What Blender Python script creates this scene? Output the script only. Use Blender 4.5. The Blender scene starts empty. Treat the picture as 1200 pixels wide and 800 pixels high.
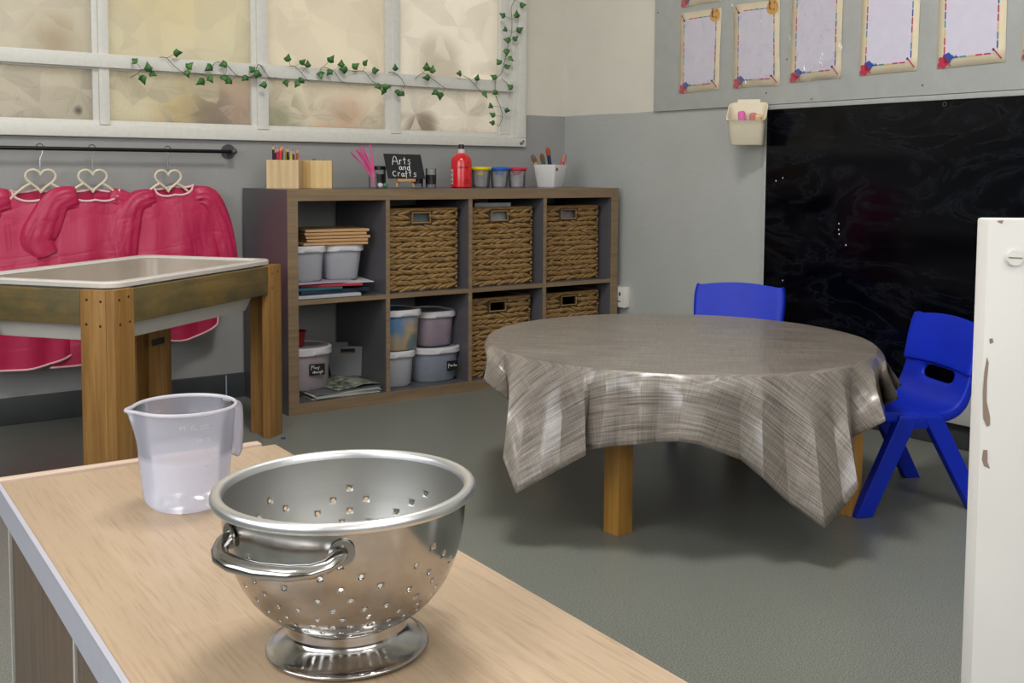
import bpy, bmesh, math, random
from mathutils import Vector, Matrix, noise
random.seed(7)
PI=math.pi
scene=bpy.context.scene; COL=scene.collection
# ------------------------------------------------------------------ camera model (solved from the room)
F,CX,CY=1243.3,600.0,288.7
YAW,PIT,ROLL=0.6273,-0.0697,0.0060
CAM=Vector((-1.463,-3.2908,0.8238))
fw=Vector((math.sin(YAW)*math.cos(PIT),math.cos(YAW)*math.cos(PIT),math.sin(PIT)))
rt=Vector((math.cos(YAW),-math.sin(YAW),0)); up=rt.cross(fw)
rt2=rt*math.cos(ROLL)+up*math.sin(ROLL); up2=-rt*math.sin(ROLL)+up*math.cos(ROLL)
def ray(x,y): return rt2*((x-CX)/F)-up2*((y-CY)/F)+fw
def ax(x,y,X): d=ray(x,y); return CAM+d*((X-CAM.x)/d.x)
def ay(x,y,Y): d=ray(x,y); return CAM+d*((Y-CAM.y)/d.y)
def az(x,y,Z): d=ray(x,y); return CAM+d*((Z-CAM.z)/d.z)
def apl(x,y,p,n): d=ray(x,y); return CAM+d*((Vector(p)-CAM).dot(n)/d.dot(n))
cam=bpy.data.cameras.new('camera'); co=bpy.data.objects.new('camera',cam); COL.objects.link(co)
m=Matrix((rt2,up2,-fw)).transposed().to_4x4(); m.translation=CAM; co.matrix_world=m
cam.sensor_fit='HORIZONTAL'; cam.sensor_width=36; cam.lens=F*36/1200
cam.shift_x=(600-CX)/1200; cam.shift_y=(CY-400)/1200; cam.clip_start=.02
scene.camera=co
scene.view_settings.view_transform='Standard'; scene.view_settings.look='None'
scene.view_settings.gamma=1; scene.view_settings.use_curve_mapping=False; scene.view_settings.exposure=0

# ------------------------------------------------------------------ materials
def lin(c):
    return tuple((v/12.92 if v<=.04045 else ((v+.055)/1.055)**2.4) for v in c)
def rgb(h): return lin(tuple(int(h[i:i+2],16)/255 for i in (0,2,4)))+(1,)
MATS={}
class N:
    def __init__(s,name):
        s.m=bpy.data.materials.new(name); s.m.use_nodes=True; s.t=s.m.node_tree; s.n=s.t.nodes; s.l=s.t.links
        s.b=s.n['Principled BSDF']; s.out=s.n['Material Output']
    def add(s,t,**k):
        x=s.n.new('ShaderNode'+t)
        for a,b in k.items():
            if a.startswith('i_'):
                key=a[2:]; key=int(key) if key.isdigit() else key.replace('_',' ')
                x.inputs[key].default_value=b
            else: setattr(x,a,b)
        return x
    def ln(s,a,b): s.l.new(a,b)
    def coord(s,kind='Object',scale=(1,1,1),rot=(0,0,0),loc=(0,0,0)):
        tc=s.add('TexCoord'); mp=s.add('Mapping'); mp.inputs['Scale'].default_value=scale; mp.inputs['Rotation'].default_value=rot; mp.inputs['Location'].default_value=loc
        s.ln(tc.outputs[kind],mp.inputs[0]); return mp.outputs[0]
    def noise(s,v,scale,detail=4,rough=.55,dist=0):
        x=s.add('TexNoise'); x.inputs['Scale'].default_value=scale; x.inputs['Detail'].default_value=detail; x.inputs['Roughness'].default_value=rough; x.inputs['Distortion'].default_value=dist
        if v is not None: s.ln(v,x.inputs['Vector'])
        return x.outputs[0]
    def ramp(s,f,stops):
        r=s.add('ValToRGB'); e=r.color_ramp.elements
        while len(e)<len(stops): e.new(.5)
        for i,(p,c) in enumerate(stops): e[i].position=p; e[i].color=c if not isinstance(c,str) else rgb(c)
        s.ln(f,r.inputs[0]); return r.outputs[0]
    def mix(s,f,a,b,mode='MIX'):
        x=s.add('Mix',data_type='RGBA',blend_type=mode)
        for i,v in ((0,f),(6,a),(7,b)):
            if hasattr(v,'is_output') or hasattr(v,'links'): s.ln(v,x.inputs[i])
            else: x.inputs[i].default_value=(rgb(v) if isinstance(v,str) else v)
        return x.outputs[2]
    def math(s,op,a,b=0):
        x=s.add('Math',operation=op)
        for i,v in ((0,a),(1,b)):
            if hasattr(v,'links'): s.ln(v,x.inputs[i])
            else: x.inputs[i].default_value=v
        return x.outputs[0]
    def bump(s,h,dist=.001,strength=1):
        x=s.add('Bump'); x.inputs['Distance'].default_value=dist; x.inputs['Strength'].default_value=strength; s.ln(h,x.inputs['Height']); s.ln(x.outputs[0],s.b.inputs['Normal']); return x
    def col(s,c): s.ln(c,s.b.inputs['Base Color'])
    def set(s,rough=None,metal=None,spec=None,color=None,trans=None,ior=None,coat=None,alpha=None):
        B=s.b.inputs
        if rough is not None: B['Roughness'].default_value=rough
        if metal is not None: B['Metallic'].default_value=metal
        if spec is not None: B['Specular IOR Level'].default_value=spec
        if color is not None: B['Base Color'].default_value=rgb(color)
        if trans is not None: B['Transmission Weight'].default_value=trans
        if ior is not None: B['IOR'].default_value=ior
        if coat is not None: B['Coat Weight'].default_value=coat
        if alpha is not None: B['Alpha'].default_value=alpha
        return s
def plain(name,color,rough=.5,metal=0,spec=.5,var=.06,scale=30,bumpd=0,coat=0):
    """a colour with slight procedural wear"""
    if name in MATS: return MATS[name]
    s=N(name); s.set(rough=rough,metal=metal,spec=spec,coat=coat)
    v=s.coord(); n=s.noise(v,scale)
    c=rgb(color); a=tuple(x*(1-var) for x in c[:3])+(1,); b=tuple(min(1,x*(1+var)) for x in c[:3])+(1,)
    s.col(s.ramp(n,[(.3,a),(.7,b)]))
    if bumpd: s.bump(n,bumpd)
    MATS[name]=s.m; return s.m
def wood(name,c1,c2,axis=2,rough=.5,stain=None,scale=1.0):
    if name in MATS: return MATS[name]
    s=N(name); s.set(rough=rough)
    sc=[38*scale]*3; sc[axis]=2.2*scale
    v=s.coord(scale=tuple(sc)); n=s.noise(v,1.6,6,.6,.6); n2=s.noise(v,7,3)
    c=s.ramp(n,[(.3,c1),(.68,c2)]); c=s.mix(s.ramp(n2,[(.35,(0,0,0,1)),(.75,(.35,.35,.35,1))]),c,c1)
    if stain:
        v2=s.coord(scale=(3,3,5)); k=s.ramp(s.noise(v2,1.3,5,.65,.4),[(.42,(0,0,0,1)),(.62,(.85,.85,.85,1))]); c=s.mix(k,c,stain)
    s.col(c); s.bump(n,.0006,.5); MATS[name]=s.m; return s.m

M_white=plain('white_gloss_paint','d8d6ce',.35,bumpd=.0006,scale=60,var=.04)
M_grey_lam=plain('grey_laminate','565458',.34,var=.03)
M_oak_edge=wood('oak_edge_banding','6e5b45','8b7559',0,.55)
M_black_metal=plain('black_metal','1c1b1f',.35,.6)
M_cream=plain('cream_plastic','d6ccb2',.4,var=.03)
M_chrome=plain('hook_steel','9a9a9a',.25,1,var=.02)
M_trim=plain('pink_piping','eab9c0',.6)
M_blue=plain('blue_moulded_plastic','0a28b0',.42,var=.08,scale=9,spec=.3)
M_baseboard=plain('dark_vinyl_skirting','3a3c3e',.5,scale=12,var=.15)
M_ledge=plain('ledge_paint','b9bab8',.45)
M_bread=plain('black_plastic','0c0c0e',.35)
M_chalk=plain('white_chalk_ink','eeeeea',.8)

def wall_mat(name,grey,white,axis=0):
    s=N(name); s.set(rough=.45,spec=.5)
    v=s.coord(); sep=s.add('SeparateXYZ'); s.ln(v,sep.inputs[0])
    w=s.noise(v,3.5,2); z=s.math('ADD',sep.outputs[2],s.math('MULTIPLY',s.math('SUBTRACT',w,.5),.012))
    m=s.math('GREATER_THAN',z,1.071)
    n=s.noise(v,4,5); big=s.ramp(n,[(.3,(.93,.93,.93,1)),(.7,(1,1,1,1))])
    c=s.mix(m,grey,white); s.col(s.mix(1,c,big,'MULTIPLY'))
    h=s.math('ADD',s.noise(v,22,6,.6),s.math('MULTIPLY',s.noise(v,180,2),.15)); s.bump(h,.003,.6)
    return s.m
M_wall=wall_mat('painted_wall','9a9a98','d6d1c4')
M_wallr=wall_mat('painted_wall_light','b0b2af','dad6ca')
s=N('ceiling_paint'); s.set(rough=.8,color='d8d6d0'); n=s.noise(s.coord(),20); s.bump(n,.001); M_ceil=s.m
M_walld=wall_mat('painted_wall_darkened_unseen','4e4f52','c9c4b8')  # unseen walls, darkened to dim the bounce and the reflections in the steel
# speckled safety vinyl
s=N('speckled_vinyl_floor'); v=s.coord()
n1=s.noise(v,420,2,.5); n2=s.noise(v,5,4); n3=s.noise(v,1.6,4)
c=s.ramp(n1,[(.34,'50544f'),(.5,'6f726b'),(.66,'96988f')])
c=s.mix(s.ramp(n2,[(.35,(.0,.0,.0,1)),(.75,(.25,.25,.25,1))]),c,'6c706b'); s.col(c)
s.ln(s.ramp(n3,[(.3,(.3,.3,.3,1)),(.7,(.45,.45,.45,1))]),s.b.inputs['Roughness']); s.bump(n1,.0004,.4); M_floor=s.m
# worn play table woods
M_leg=wood('honey_pine','7c5526','a07840',2,.5)
M_rail=wood('weathered_pine_rail','655029','80693a',0,.55,stain='4a482f')
M_rail2=wood('weathered_pine_rail_end','655029','80693a',1,.55,stain='4a482f')
M_tleg=wood('varnished_pine_leg','a2732c','c4924a',2,.4)
M_pencilbox=wood('pale_pine','b99a6c','d9c096',2,.55,scale=.8)
M_pencilbox2=wood('pale_pine_warm','c6a468','dcc08a',2,.5,scale=.8)
M_frame=wood('thin_pine_edges','a97f52','cda678',0,.6)
# counter top laminate
s=N('oak_butcher_laminate'); s.set(rough=.38); v=s.coord()
g=s.coord(scale=(110,3.2,110)); gn=s.noise(g,1.4,6,.6,.35)
br=s.add('TexBrick'); br.offset=.4; mp=s.coord(rot=(0,0,PI/2),scale=(1,1,1),loc=(.03,.02,0)); s.ln(mp,br.inputs['Vector'])
for k,vv in (('Scale',1.0),('Mortar Size',0.0),('Brick Width',.62),('Row Height',.098),('Bias',0.0)): br.inputs[k].default_value=vv
br.inputs['Color1'].default_value=rgb('b7a188'); br.inputs['Color2'].default_value=rgb('a18b71')
fine=s.noise(s.coord(scale=(260,14,260)),1,3,.6)
c=s.mix(s.ramp(gn,[(.32,(.0,.0,.0,1)),(.68,(.45,.45,.45,1))]),br.outputs[0],'9f866c'); c=s.mix(s.ramp(fine,[(.52,(0,0,0,1)),(.66,(.38,.38,.38,1))]),c,'8a6f54')
s.col(c); s.bump(gn,.0003,.4); M_top=s.m
M_batten=wood('pink_beech_batten','b39b88','c8b3a3',0,.45)
M_alu=plain('brushed_aluminium_edge','b6b6c2',.4,.25,var=.02)
M_panel=wood('dark_oak_panel','54463a','6f5d4c',2,.5)
M_gap=plain('pale_gap_strip','b8b5ae',.5)
# cloth
s=N('grey_linen_print_oilcloth'); s.set(rough=.34,spec=.6,coat=.22); s.b.inputs['Coat Roughness'].default_value=.16
tc=s.add('TexCoord'); uv=tc.outputs['UV']
def mp(scale):
    q=s.add('Mapping'); q.inputs['Scale'].default_value=scale; s.ln(uv,q.inputs[0]); return q.outputs[0]
a=s.noise(mp((5,260,1)),1,5,.65); b=s.noise(mp((300,9,1)),1,3,.6); d=s.noise(mp((9,60,1)),1,3)
t=s.math('ADD',s.math('MULTIPLY',a,.64),s.math('ADD',s.math('MULTIPLY',b,.21),s.math('MULTIPLY',d,.15)))
s.col(s.ramp(t,[(.36,'4c4642'),(.46,'6d665f'),(.54,'857d74'),(.66,'a29a8f')])); s.bump(s.noise(mp((14,14,1)),1,3),.002,.35); M_cloth=s.m
# smocks
s=N('crinkled_red_pink_nylon'); s.set(rough=.42,spec=.5); v=s.coord()
vo=s.add('TexVoronoi',feature='DISTANCE_TO_EDGE'); vo.inputs['Scale'].default_value=7; s.ln(v,vo.inputs['Vector'])
wv_=s.add('VectorMath',operation='ADD'); nn_=s.add('TexNoise'); nn_.inputs['Scale'].default_value=3; s.ln(v,nn_.inputs['Vector']); s.ln(v,wv_.inputs[0]); s.ln(nn_.outputs['Color'],wv_.inputs[1]); s.ln(wv_.outputs[0],vo.inputs['Vector'])
rid=s.math('ABSOLUTE',s.math('SUBTRACT',s.noise(s.coord(scale=(9,9,3.2),rot=(0,.5,0)),1,3,.5,.6),.5)); rid2=s.math('ABSOLUTE',s.math('SUBTRACT',s.noise(s.coord(scale=(5,5,12),rot=(0,-.4,0)),1,3,.5,.4),.5))
h=s.math('ADD',s.math('ADD',s.math('MULTIPLY',s.math('MINIMUM',rid,.12),5),s.math('MULTIPLY',s.math('MINIMUM',rid2,.08),4)),s.math('MULTIPLY',s.noise(v,30,4,.6),.25))
s.col(s.mix(s.noise(v,5,3),'aa1c46','c42c58')); s.bump(h,.0045,.45)
s.b.inputs['Subsurface Weight'].default_value=0; M_smock=s.m
# tray plastic; shade of the inside is put into a darker colour
s=N('milky_tray_inside_shade'); s.set(rough=.3); v=s.coord(); s.col(s.ramp(s.noise(v,6,5),[(.35,'a1968a'),(.7,'b5a99c')])); M_tray_shade=s.m; M_trayrim=plain('milky_tray_rim','d2cdc6',.3,var=.03)
# steel
s=N('polished_steel'); s.set(rough=.13,metal=1); v=s.coord()
s.col(s.ramp(s.noise(v,28,4),[(.35,'a8a5a2'),(.7,'c0bebb')])); s.ln(s.ramp(s.noise(v,20,3),[(.3,(.10,.1,.1,1)),(.7,(.24,.24,.24,1))]),s.b.inputs['Roughness']); s.bump(s.noise(v,9,2),.0012,.25); M_steel=s.m
s=N('satin_steel_inside'); s.set(rough=.42,metal=1,color='a9a8a4'); s.bump(s.noise(s.coord(scale=(4,4,90)),3,2),.0003,.2); M_steel_in=s.m
s=N('brushed_steel_lip'); s.set(rough=.36,metal=1,color='dedede'); s.bump(s.noise(s.coord(),90,2),.0003,.3); M_steel2=s.m
# translucent polypropylene
def pp(name,col,transp,rough=.3,white=None):
    s=N(name); 
    tr=s.add('BsdfTransparent'); tl=s.add('BsdfTranslucent'); df=s.add('BsdfDiffuse'); gl=s.add('BsdfGlossy'); gl.inputs['Roughness'].default_value=rough*.6
    n=s.noise(s.coord(),9,4)
    c=s.ramp(n,[(.3,tuple(x*.96 for x in rgb(col)[:3])+(1,)),(.7,rgb(col))])
    s.ln(c,tl.inputs[0]); s.ln(c,df.inputs[0])
    m1=s.add('MixShader'); m1.inputs[0].default_value=.5; s.ln(tl.outputs[0],m1.inputs[1]); s.ln(df.outputs[0],m1.inputs[2])
    m2=s.add('MixShader'); s.ln(m1.outputs[0],m2.inputs[1]); s.ln(tr.outputs[0],m2.inputs[2])
    if white is not None:
        v=s.coord(); sp=s.add('SeparateXYZ'); s.ln(v,sp.inputs[0]); mr=s.add('MapRange'); s.ln(sp.outputs[2],mr.inputs[0])
        mr.inputs[1].default_value=white[0]; mr.inputs[2].default_value=white[1]; mr.inputs[3].default_value=white[2]; mr.inputs[4].default_value=transp; s.ln(mr.outputs[0],m2.inputs[0])
    else: m2.inputs[0].default_value=transp
    m3=s.add('MixShader'); fr=s.add('Fresnel'); fr.inputs[0].default_value=1.35; s.ln(fr.outputs[0],m3.inputs[0]); s.ln(m2.outputs[0],m3.inputs[1]); s.ln(gl.outputs[0],m3.inputs[2])
    s.ln(m3.outputs[0],s.out.inputs[0]); s.n.remove(s.b); return s.m
M_jug=pp('frosted_polypropylene','e6e8fb',.60,.3,white=(.062,.070,.30))
M_jugrim=pp('frosted_polypropylene_rim','f0eef6',.15)
M_cup=pp('clear_cup_plastic','f8f9fa',.84)
M_tub=pp('milky_tub_plastic','dcdee6',.03)
M_clear=pp('clear_jar_plastic','d0d4d6',.8,.1)
M_sleeve=N('clear_plastic_pocket')
s=M_sleeve; tr=s.add('BsdfTransparent'); gl=s.add('BsdfGlossy'); gl.inputs['Roughness'].default_value=.16; v=s.coord()
bp_=s.add('Bump'); bp_.inputs['Distance'].default_value=.03; bp_.inputs['Strength'].default_value=1; s.ln(s.noise(v,9,3,.5,1.0),bp_.inputs['Height']); s.ln(bp_.outputs[0],gl.inputs['Normal'])
mx=s.add('MixShader'); mx.inputs[0].default_value=.14; s.ln(tr.outputs[0],mx.inputs[1]); s.ln(gl.outputs[0],mx.inputs[2]); s.ln(mx.outputs[0],s.out.inputs[0]); s.n.remove(s.b); M_sleeve=s.m
# seagrass
s=N('dried_seagrass_plait'); s.set(rough=.65); g=s.coord(scale=(30,30,260)); n=s.noise(g,1,4); n2=s.noise(s.coord(),26,3)
c=s.ramp(n,[(.3,'5e4426'),(.5,'8a683c'),(.72,'b08a55')]); s.col(s.mix(s.math('MULTIPLY',n2,.5),c,'7a6436')); s.bump(n,.001,.6); M_sea=s.m
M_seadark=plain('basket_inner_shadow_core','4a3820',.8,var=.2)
# blackboard
s=N('smeared_blackboard_film'); s.set(rough=.12,spec=.5); v=s.coord(scale=(1,1,2.2),rot=(.35,0,0))
n=s.noise(v,2.6,5,.6,2.2); sm=s.ramp(n,[(.50,(0,0,0,1)),(.58,(.45,.45,.45,1)),(.61,(0,0,0,1))])
s.col(s.mix(sm,'020308','1b1f26')); s.ln(s.ramp(n,[(.4,(.08,.08,.08,1)),(.65,(.2,.2,.2,1))]),s.b.inputs['Roughness']); s.b.inputs['Specular IOR Level'].default_value=.2; M_bb=s.m
# leaves
s=N('silk_ivy_leaf'); s.set(rough=.5); s.col(s.ramp(s.noise(s.coord(),35,3),[(.32,'24522a'),(.55,'437838'),(.78,'6c9a48')])); M_leaf=s.m
M_vine=plain('green_wire_vine','4c5a44',.6)
# obscure glass: overlapping pressed leaves, lit from outside
def glass_mat(name,base,tints=()):
    s=N(name); tc=s.add('TexCoord'); v=tc.outputs['Object']
    def layer(scale,seed,lobes):
        mp=s.add('Mapping'); mp.inputs['Location'].default_value=(seed*1.7,0,seed*.9); mp.inputs['Scale'].default_value=(scale,0.0,scale); s.ln(v,mp.inputs[0])
        wb=s.add('TexNoise'); wb.inputs['Scale'].default_value=2.2; wb.inputs['Detail'].default_value=3; s.ln(mp.outputs[0],wb.inputs['Vector'])
        wm=s.add('VectorMath',operation='MULTIPLY_ADD'); s.ln(wb.outputs['Color'],wm.inputs[0]); wm.inputs[1].default_value=(.22,0,.22); s.ln(mp.outputs[0],wm.inputs[2]); P=wm.outputs[0]
        vo=s.add('TexVoronoi'); vo.inputs['Scale'].default_value=1; s.ln(P,vo.inputs['Vector']); vo.inputs['Randomness'].default_value=1
        sub=s.add('VectorMath',operation='SUBTRACT'); s.ln(P,sub.inputs[0]); s.ln(vo.outputs['Position'],sub.inputs[1])
        sp=s.add('SeparateXYZ'); s.ln(sub.outputs[0],sp.inputs[0])
        rc=s.add('SeparateColor'); s.ln(vo.outputs['Color'],rc.inputs[0])
        an=s.math('ADD',s.math('MULTIPLY',s.math('ADD',s.math('ARCTAN2',sp.outputs[2],sp.outputs[0]),s.math('MULTIPLY',rc.outputs[0],6.28)),lobes/6.2832),50)
        wn=s.add('TexWhiteNoise',noise_dimensions='2D'); cb=s.add('CombineXYZ'); s.ln(s.math('FLOOR',an),cb.inputs[0]); s.ln(rc.outputs[1],cb.inputs[1]); s.ln(cb.outputs[0],wn.inputs['Vector'])
        fr=s.math('FRACT',an); mid=s.math('ABSOLUTE',s.math('SUBTRACT',fr,.5))     # 0 at the midrib
        rib=s.math('LESS_THAN',mid,s.math('DIVIDE',.012,s.math('ADD',vo.outputs['Distance'],.02)))
        vein=s.math('ABSOLUTE',s.math('SINE',s.math('ADD',s.math('MULTIPLY',mid,16),s.math('MULTIPLY',vo.outputs['Distance'],34))))
        tip=s.math('GREATER_THAN',vo.outputs['Distance'],s.math('SUBTRACT',.62,s.math('MULTIPLY',mid,.8)))   # gap between leaflets
        return wn.outputs[0],rib,vein,tip
    c=rgb(base)
    dark=tuple(x*k for x,k in zip(c[:3],(.62,.60,.60)))+(1,); light=tuple(min(1,x*1.13) for x in c[:3])+(1,)
    w1,r1,v1,t1=layer(5.2,1,8); w2,r2,v2,t2=layer(7.5,3,7)
    hz=s.add('SeparateXYZ'); s.ln(v,hz.inputs[0]); am=s.add('MapRange'); s.ln(hz.outputs[2],am.inputs[0]); am.inputs[1].default_value=1.05; am.inputs[2].default_value=1.30; am.inputs[3].default_value=.85; am.inputs[4].default_value=.30   # the print is denser low on the panes
    A=am.outputs[0]
    col=s.mix(s.math('MULTIPLY',w1,s.math('MULTIPLY',A,.75)),light,dark)
    col=s.mix(s.math('MULTIPLY',s.math('GREATER_THAN',w2,.62),s.math('MULTIPLY',A,.40)),col,light)
    col=s.mix(s.math('MULTIPLY',v1,s.math('MULTIPLY',A,.16)),col,dark)
    col=s.mix(s.math('MULTIPLY',r1,s.math('MULTIPLY',A,.35)),col,light)
    col=s.mix(s.math('MULTIPLY',t1,s.math('MULTIPLY',A,.35)),col,light)
    J=s.math('MULTIPLY',s.math('SUBTRACT',w1,.5),.10)
    for (x,z,r,tcol,st) in tints:       # things outside seen blurred through the film
        d=s.add('VectorMath',operation='DISTANCE'); mp=s.add('Mapping'); mp.inputs['Scale'].default_value=(1,0,1); s.ln(v,mp.inputs[0]); s.ln(mp.outputs[0],d.inputs[0]); d.inputs[1].default_value=(x,0,z)
        mr=s.add('MapRange'); mr.interpolation_type='SMOOTHSTEP'; s.ln(s.math('ADD',d.outputs['Value'],J),mr.inputs[0]); mr.inputs[1].default_value=r; mr.inputs[2].default_value=r*.2; mr.inputs[3].default_value=0; mr.inputs[4].default_value=st
        col=s.mix(mr.outputs[0],col,tcol)
    tl=s.add('BsdfTranslucent'); s.ln(col,tl.inputs[0]); df=s.add('BsdfDiffuse'); s.ln(col,df.inputs[0])
    m1=s.add('MixShader'); m1.inputs[0].default_value=.3; s.ln(tl.outputs[0],m1.inputs[1]); s.ln(df.outputs[0],m1.inputs[2])
    gl=s.add('BsdfGlossy'); gl.inputs['Roughness'].default_value=.25; m2=s.add('MixShader'); m2.inputs[0].default_value=.04; s.ln(m1.outputs[0],m2.inputs[1]); s.ln(gl.outputs[0],m2.inputs[2])
    s.ln(m2.outputs[0],s.out.inputs[0]); s.n.remove(s.b); return s.m

# ------------------------------------------------------------------ mesh helpers
class MB:
    def __init__(s): s.bm=bmesh.new(); s.mi=0; s.uv=None
    def face(s,vs):
        try: f=s.bm.faces.new(vs); f.material_index=s.mi; f.smooth=True; return f
        except ValueError: return None
    def box(s,c,d,rot=None,bev=0):
        c=Vector(c); r=bmesh.ops.create_cube(s.bm,size=1); vs=r['verts']
        R=rot if rot is not None else Matrix.Identity(3)
        if not isinstance(R,Matrix): R=Matrix.Rotation(R,3,'Z')
        fs={f for v in vs for f in v.link_faces}
        for v in vs: v.co=c+R@Vector((v.co.x*d[0],v.co.y*d[1],v.co.z*d[2]))
        for f in fs: f.material_index=s.mi
        if bev:
            es={e for v in vs for e in v.link_edges}
            r=bmesh.ops.bevel(s.bm,geom=list(es),offset=bev,segments=2,affect='EDGES',profile=.6)
            for f in r['faces']: f.material_index=s.mi
        return s
    def bx(s,lo,hi,bev=0): return s.box([(a+b)/2 for a,b in zip(lo,hi)],[b-a for a,b in zip(lo,hi)],bev=bev)
    def rings(s,rings,closed=True,cap0=False,cap1=False,loop=False):
        V=[[s.bm.verts.new(p) for p in r] for r in rings]; n=len(V[0])
        rr=range(len(V)) if loop else range(len(V)-1)
        for i in rr:
            A,B=V[i],V[(i+1)%len(V)]
            for j in (range(n) if closed else range(n-1)): s.face((A[j],A[(j+1)%n],B[(j+1)%n],B[j]))
        if cap0: s.face(V[0][::-1])
        if cap1: s.face(V[-1])
        return V
    def lathe(s,prof,c=(0,0,0),seg=32,cap0=False,cap1=False,sx=1,sy=1):
        c=Vector(c); return s.rings([[c+Vector((r*math.cos(2*PI*k/seg)*sx,r*math.sin(2*PI*k/seg)*sy,z)) for k in range(seg)] for r,z in prof],cap0=cap0,cap1=cap1)
    def tube(s,pts,r,seg=8,closed=False,cap=True,flat=1.0):
        pts=[Vector(p) for p in pts]; n=len(pts); R=[]
        rad=r if isinstance(r,(list,tuple)) else [r]*n
        prev=None
        for i,p in enumerate(pts):
            a=pts[(i-1)%n] if (closed or i>0) else p; b=pts[(i+1)%n] if (closed or i<n-1) else p
            t=(b-a).normalized() if (b-a).length>1e-9 else Vector((0,0,1))
            if prev is None: u=t.orthogonal().normalized() if abs(t.z)>.95 else t.cross(Vector((0,0,1))).normalized()
            else:
                u=prev-t*prev.dot(t); u=u.normalized() if u.length>1e-6 else t.orthogonal().normalized()
            prev=u; w=t.cross(u)
            R.append([p+u*rad[i]*math.cos(2*PI*k/seg)+w*rad[i]*flat*math.sin(2*PI*k/seg) for k in range(seg)])
        return s.rings(R,loop=closed,cap0=cap and not closed,cap1=cap and not closed)
    def cyl(s,a,b,r,seg=16,r2=None): return s.tube([a,b],[r,r if r2 is None else r2],seg)
    def ell(s,c,d,rot=None,seg=8,ring=5):
        c=Vector(c); R=rot or Matrix.Identity(3); rr=[]
        for i in range(1,ring):
            th=PI*i/ring; rr.append([c+R@Vector((d[0]*math.cos(th),d[1]*math.sin(th)*math.cos(2*PI*k/seg),d[2]*math.sin(th)*math.sin(2*PI*k/seg))) for k in range(seg)])
        V=s.rings(rr); 
        for V0,x in ((V[0],1),(V[-1],-1)):
            t=s.bm.verts.new(c+R@Vector((d[0]*x,0,0)))
            for k in range(seg): s.face((t,V0[k],V0[(k+1)%seg]))
    def prism(s,poly,o,u,v,n,th):
        """polygon in plane (o,u,v) extruded by th along n"""
        o,u,v,n=Vector(o),Vector(u),Vector(v),Vector(n)
        A=[s.bm.verts.new(o+u*a+v*b) for a,b in poly]; B=[s.bm.verts.new(o+u*a+v*b+n*th) for a,b in poly]
        k=len(poly); f1=s.face(A[::-1]); f2=s.face(B)
        for f in (f1,f2):
            if f: f.smooth=False
        for i in range(k):
            f=s.face((A[i],A[(i+1)%k],B[(i+1)%k],B[i]))
    def build(s,name,mats,parent=None,smooth=True,angle=40,origin=None,world=False,recalc=True,**mods):
        if recalc: bmesh.ops.recalc_face_normals(s.bm,faces=s.bm.faces)
        me=bpy.data.meshes.new(name)
        if world and parent is not None:
            Mi=(Matrix.Translation(parent.location)@parent.rotation_euler.to_matrix().to_4x4()).inverted(); s.bm.transform(Mi)
        if origin is not None: s.bm.transform(Matrix.Translation(-Vector(origin)))
        for e in s.bm.edges:
            if len(e.link_faces)==2 and e.calc_face_angle(0)>math.radians(angle): e.smooth=False
        for f in s.bm.faces: f.smooth=smooth
        s.bm.to_mesh(me); s.bm.free()
        for q in (mats if isinstance(mats,(list,tuple)) else [mats]): me.materials.append(q)
        o=bpy.data.objects.new(name,me); COL.objects.link(o)
        if parent: o.parent=parent
        if origin is not None: o.location=origin
        if 'solid' in mods:
            q=o.modifiers.new('thickness','SOLIDIFY'); q.thickness=mods['solid']; q.offset=mods.get('off',-1)
        if 'bevel' in mods:
            q=o.modifiers.new('bevel','BEVEL'); q.width=mods['bevel']; q.segments=2; q.limit_method='ANGLE'; q.angle_limit=.6
        if 'sub' in mods:
            q=o.modifiers.new('smooth','SUBSURF'); q.levels=mods['sub']; q.render_levels=mods['sub']
        return o
def tag(o,label=None,cat=None,group=None,kind=None):
    if label: o['label']=label
    if cat: o['category']=cat
    if group: o['group']=group
    if kind: o['kind']=kind
    return o
def thing(name,label,cat,loc=(0,0,0),rz=0,group=None):
    o=bpy.data.objects.new(name,None); COL.objects.link(o); o.location=loc; o.rotation_euler=(0,0,rz); o.empty_display_size=.05
    return tag(o,label,cat,group)
def struct(o): o['kind']='structure'; return o
def copytree(o,parent=None):
    c=o.copy(); COL.objects.link(c); c.parent=parent
    for ch in [x for x in bpy.data.objects if x.parent==o]: copytree(ch,c)
    return c
def rrect(w,d,r,z,seg=5,c=(0,0)):
    out=[]
    for (sx,sy,a0) in ((1,1,0),(-1,1,PI/2),(-1,-1,PI),(1,-1,1.5*PI)):
        for k in range(seg+1):
            a=a0+PI/2*k/seg; out.append(Vector((c[0]+sx*(w/2-r)+r*math.cos(a),c[1]+sy*(d/2-r)+r*math.sin(a),z)))
    return out
def strokes(mb,lines,o,u,v,r,n=None):
    """handwriting: polylines in unit space drawn as thin tubes on plane o,u,v"""
    for L in lines:
        mb.tube([Vector(o)+Vector(u)*a+Vector(v)*b for a,b in L],r,5)
def arc(cx,cy,r,a0,a1,n=7,ry=None):
    ry=ry or r; return [(cx+r*math.cos(math.radians(a0+(a1-a0)*i/n)),cy+ry*math.sin(math.radians(a0+(a1-a0)*i/n))) for i in range(n+1)]

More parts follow.
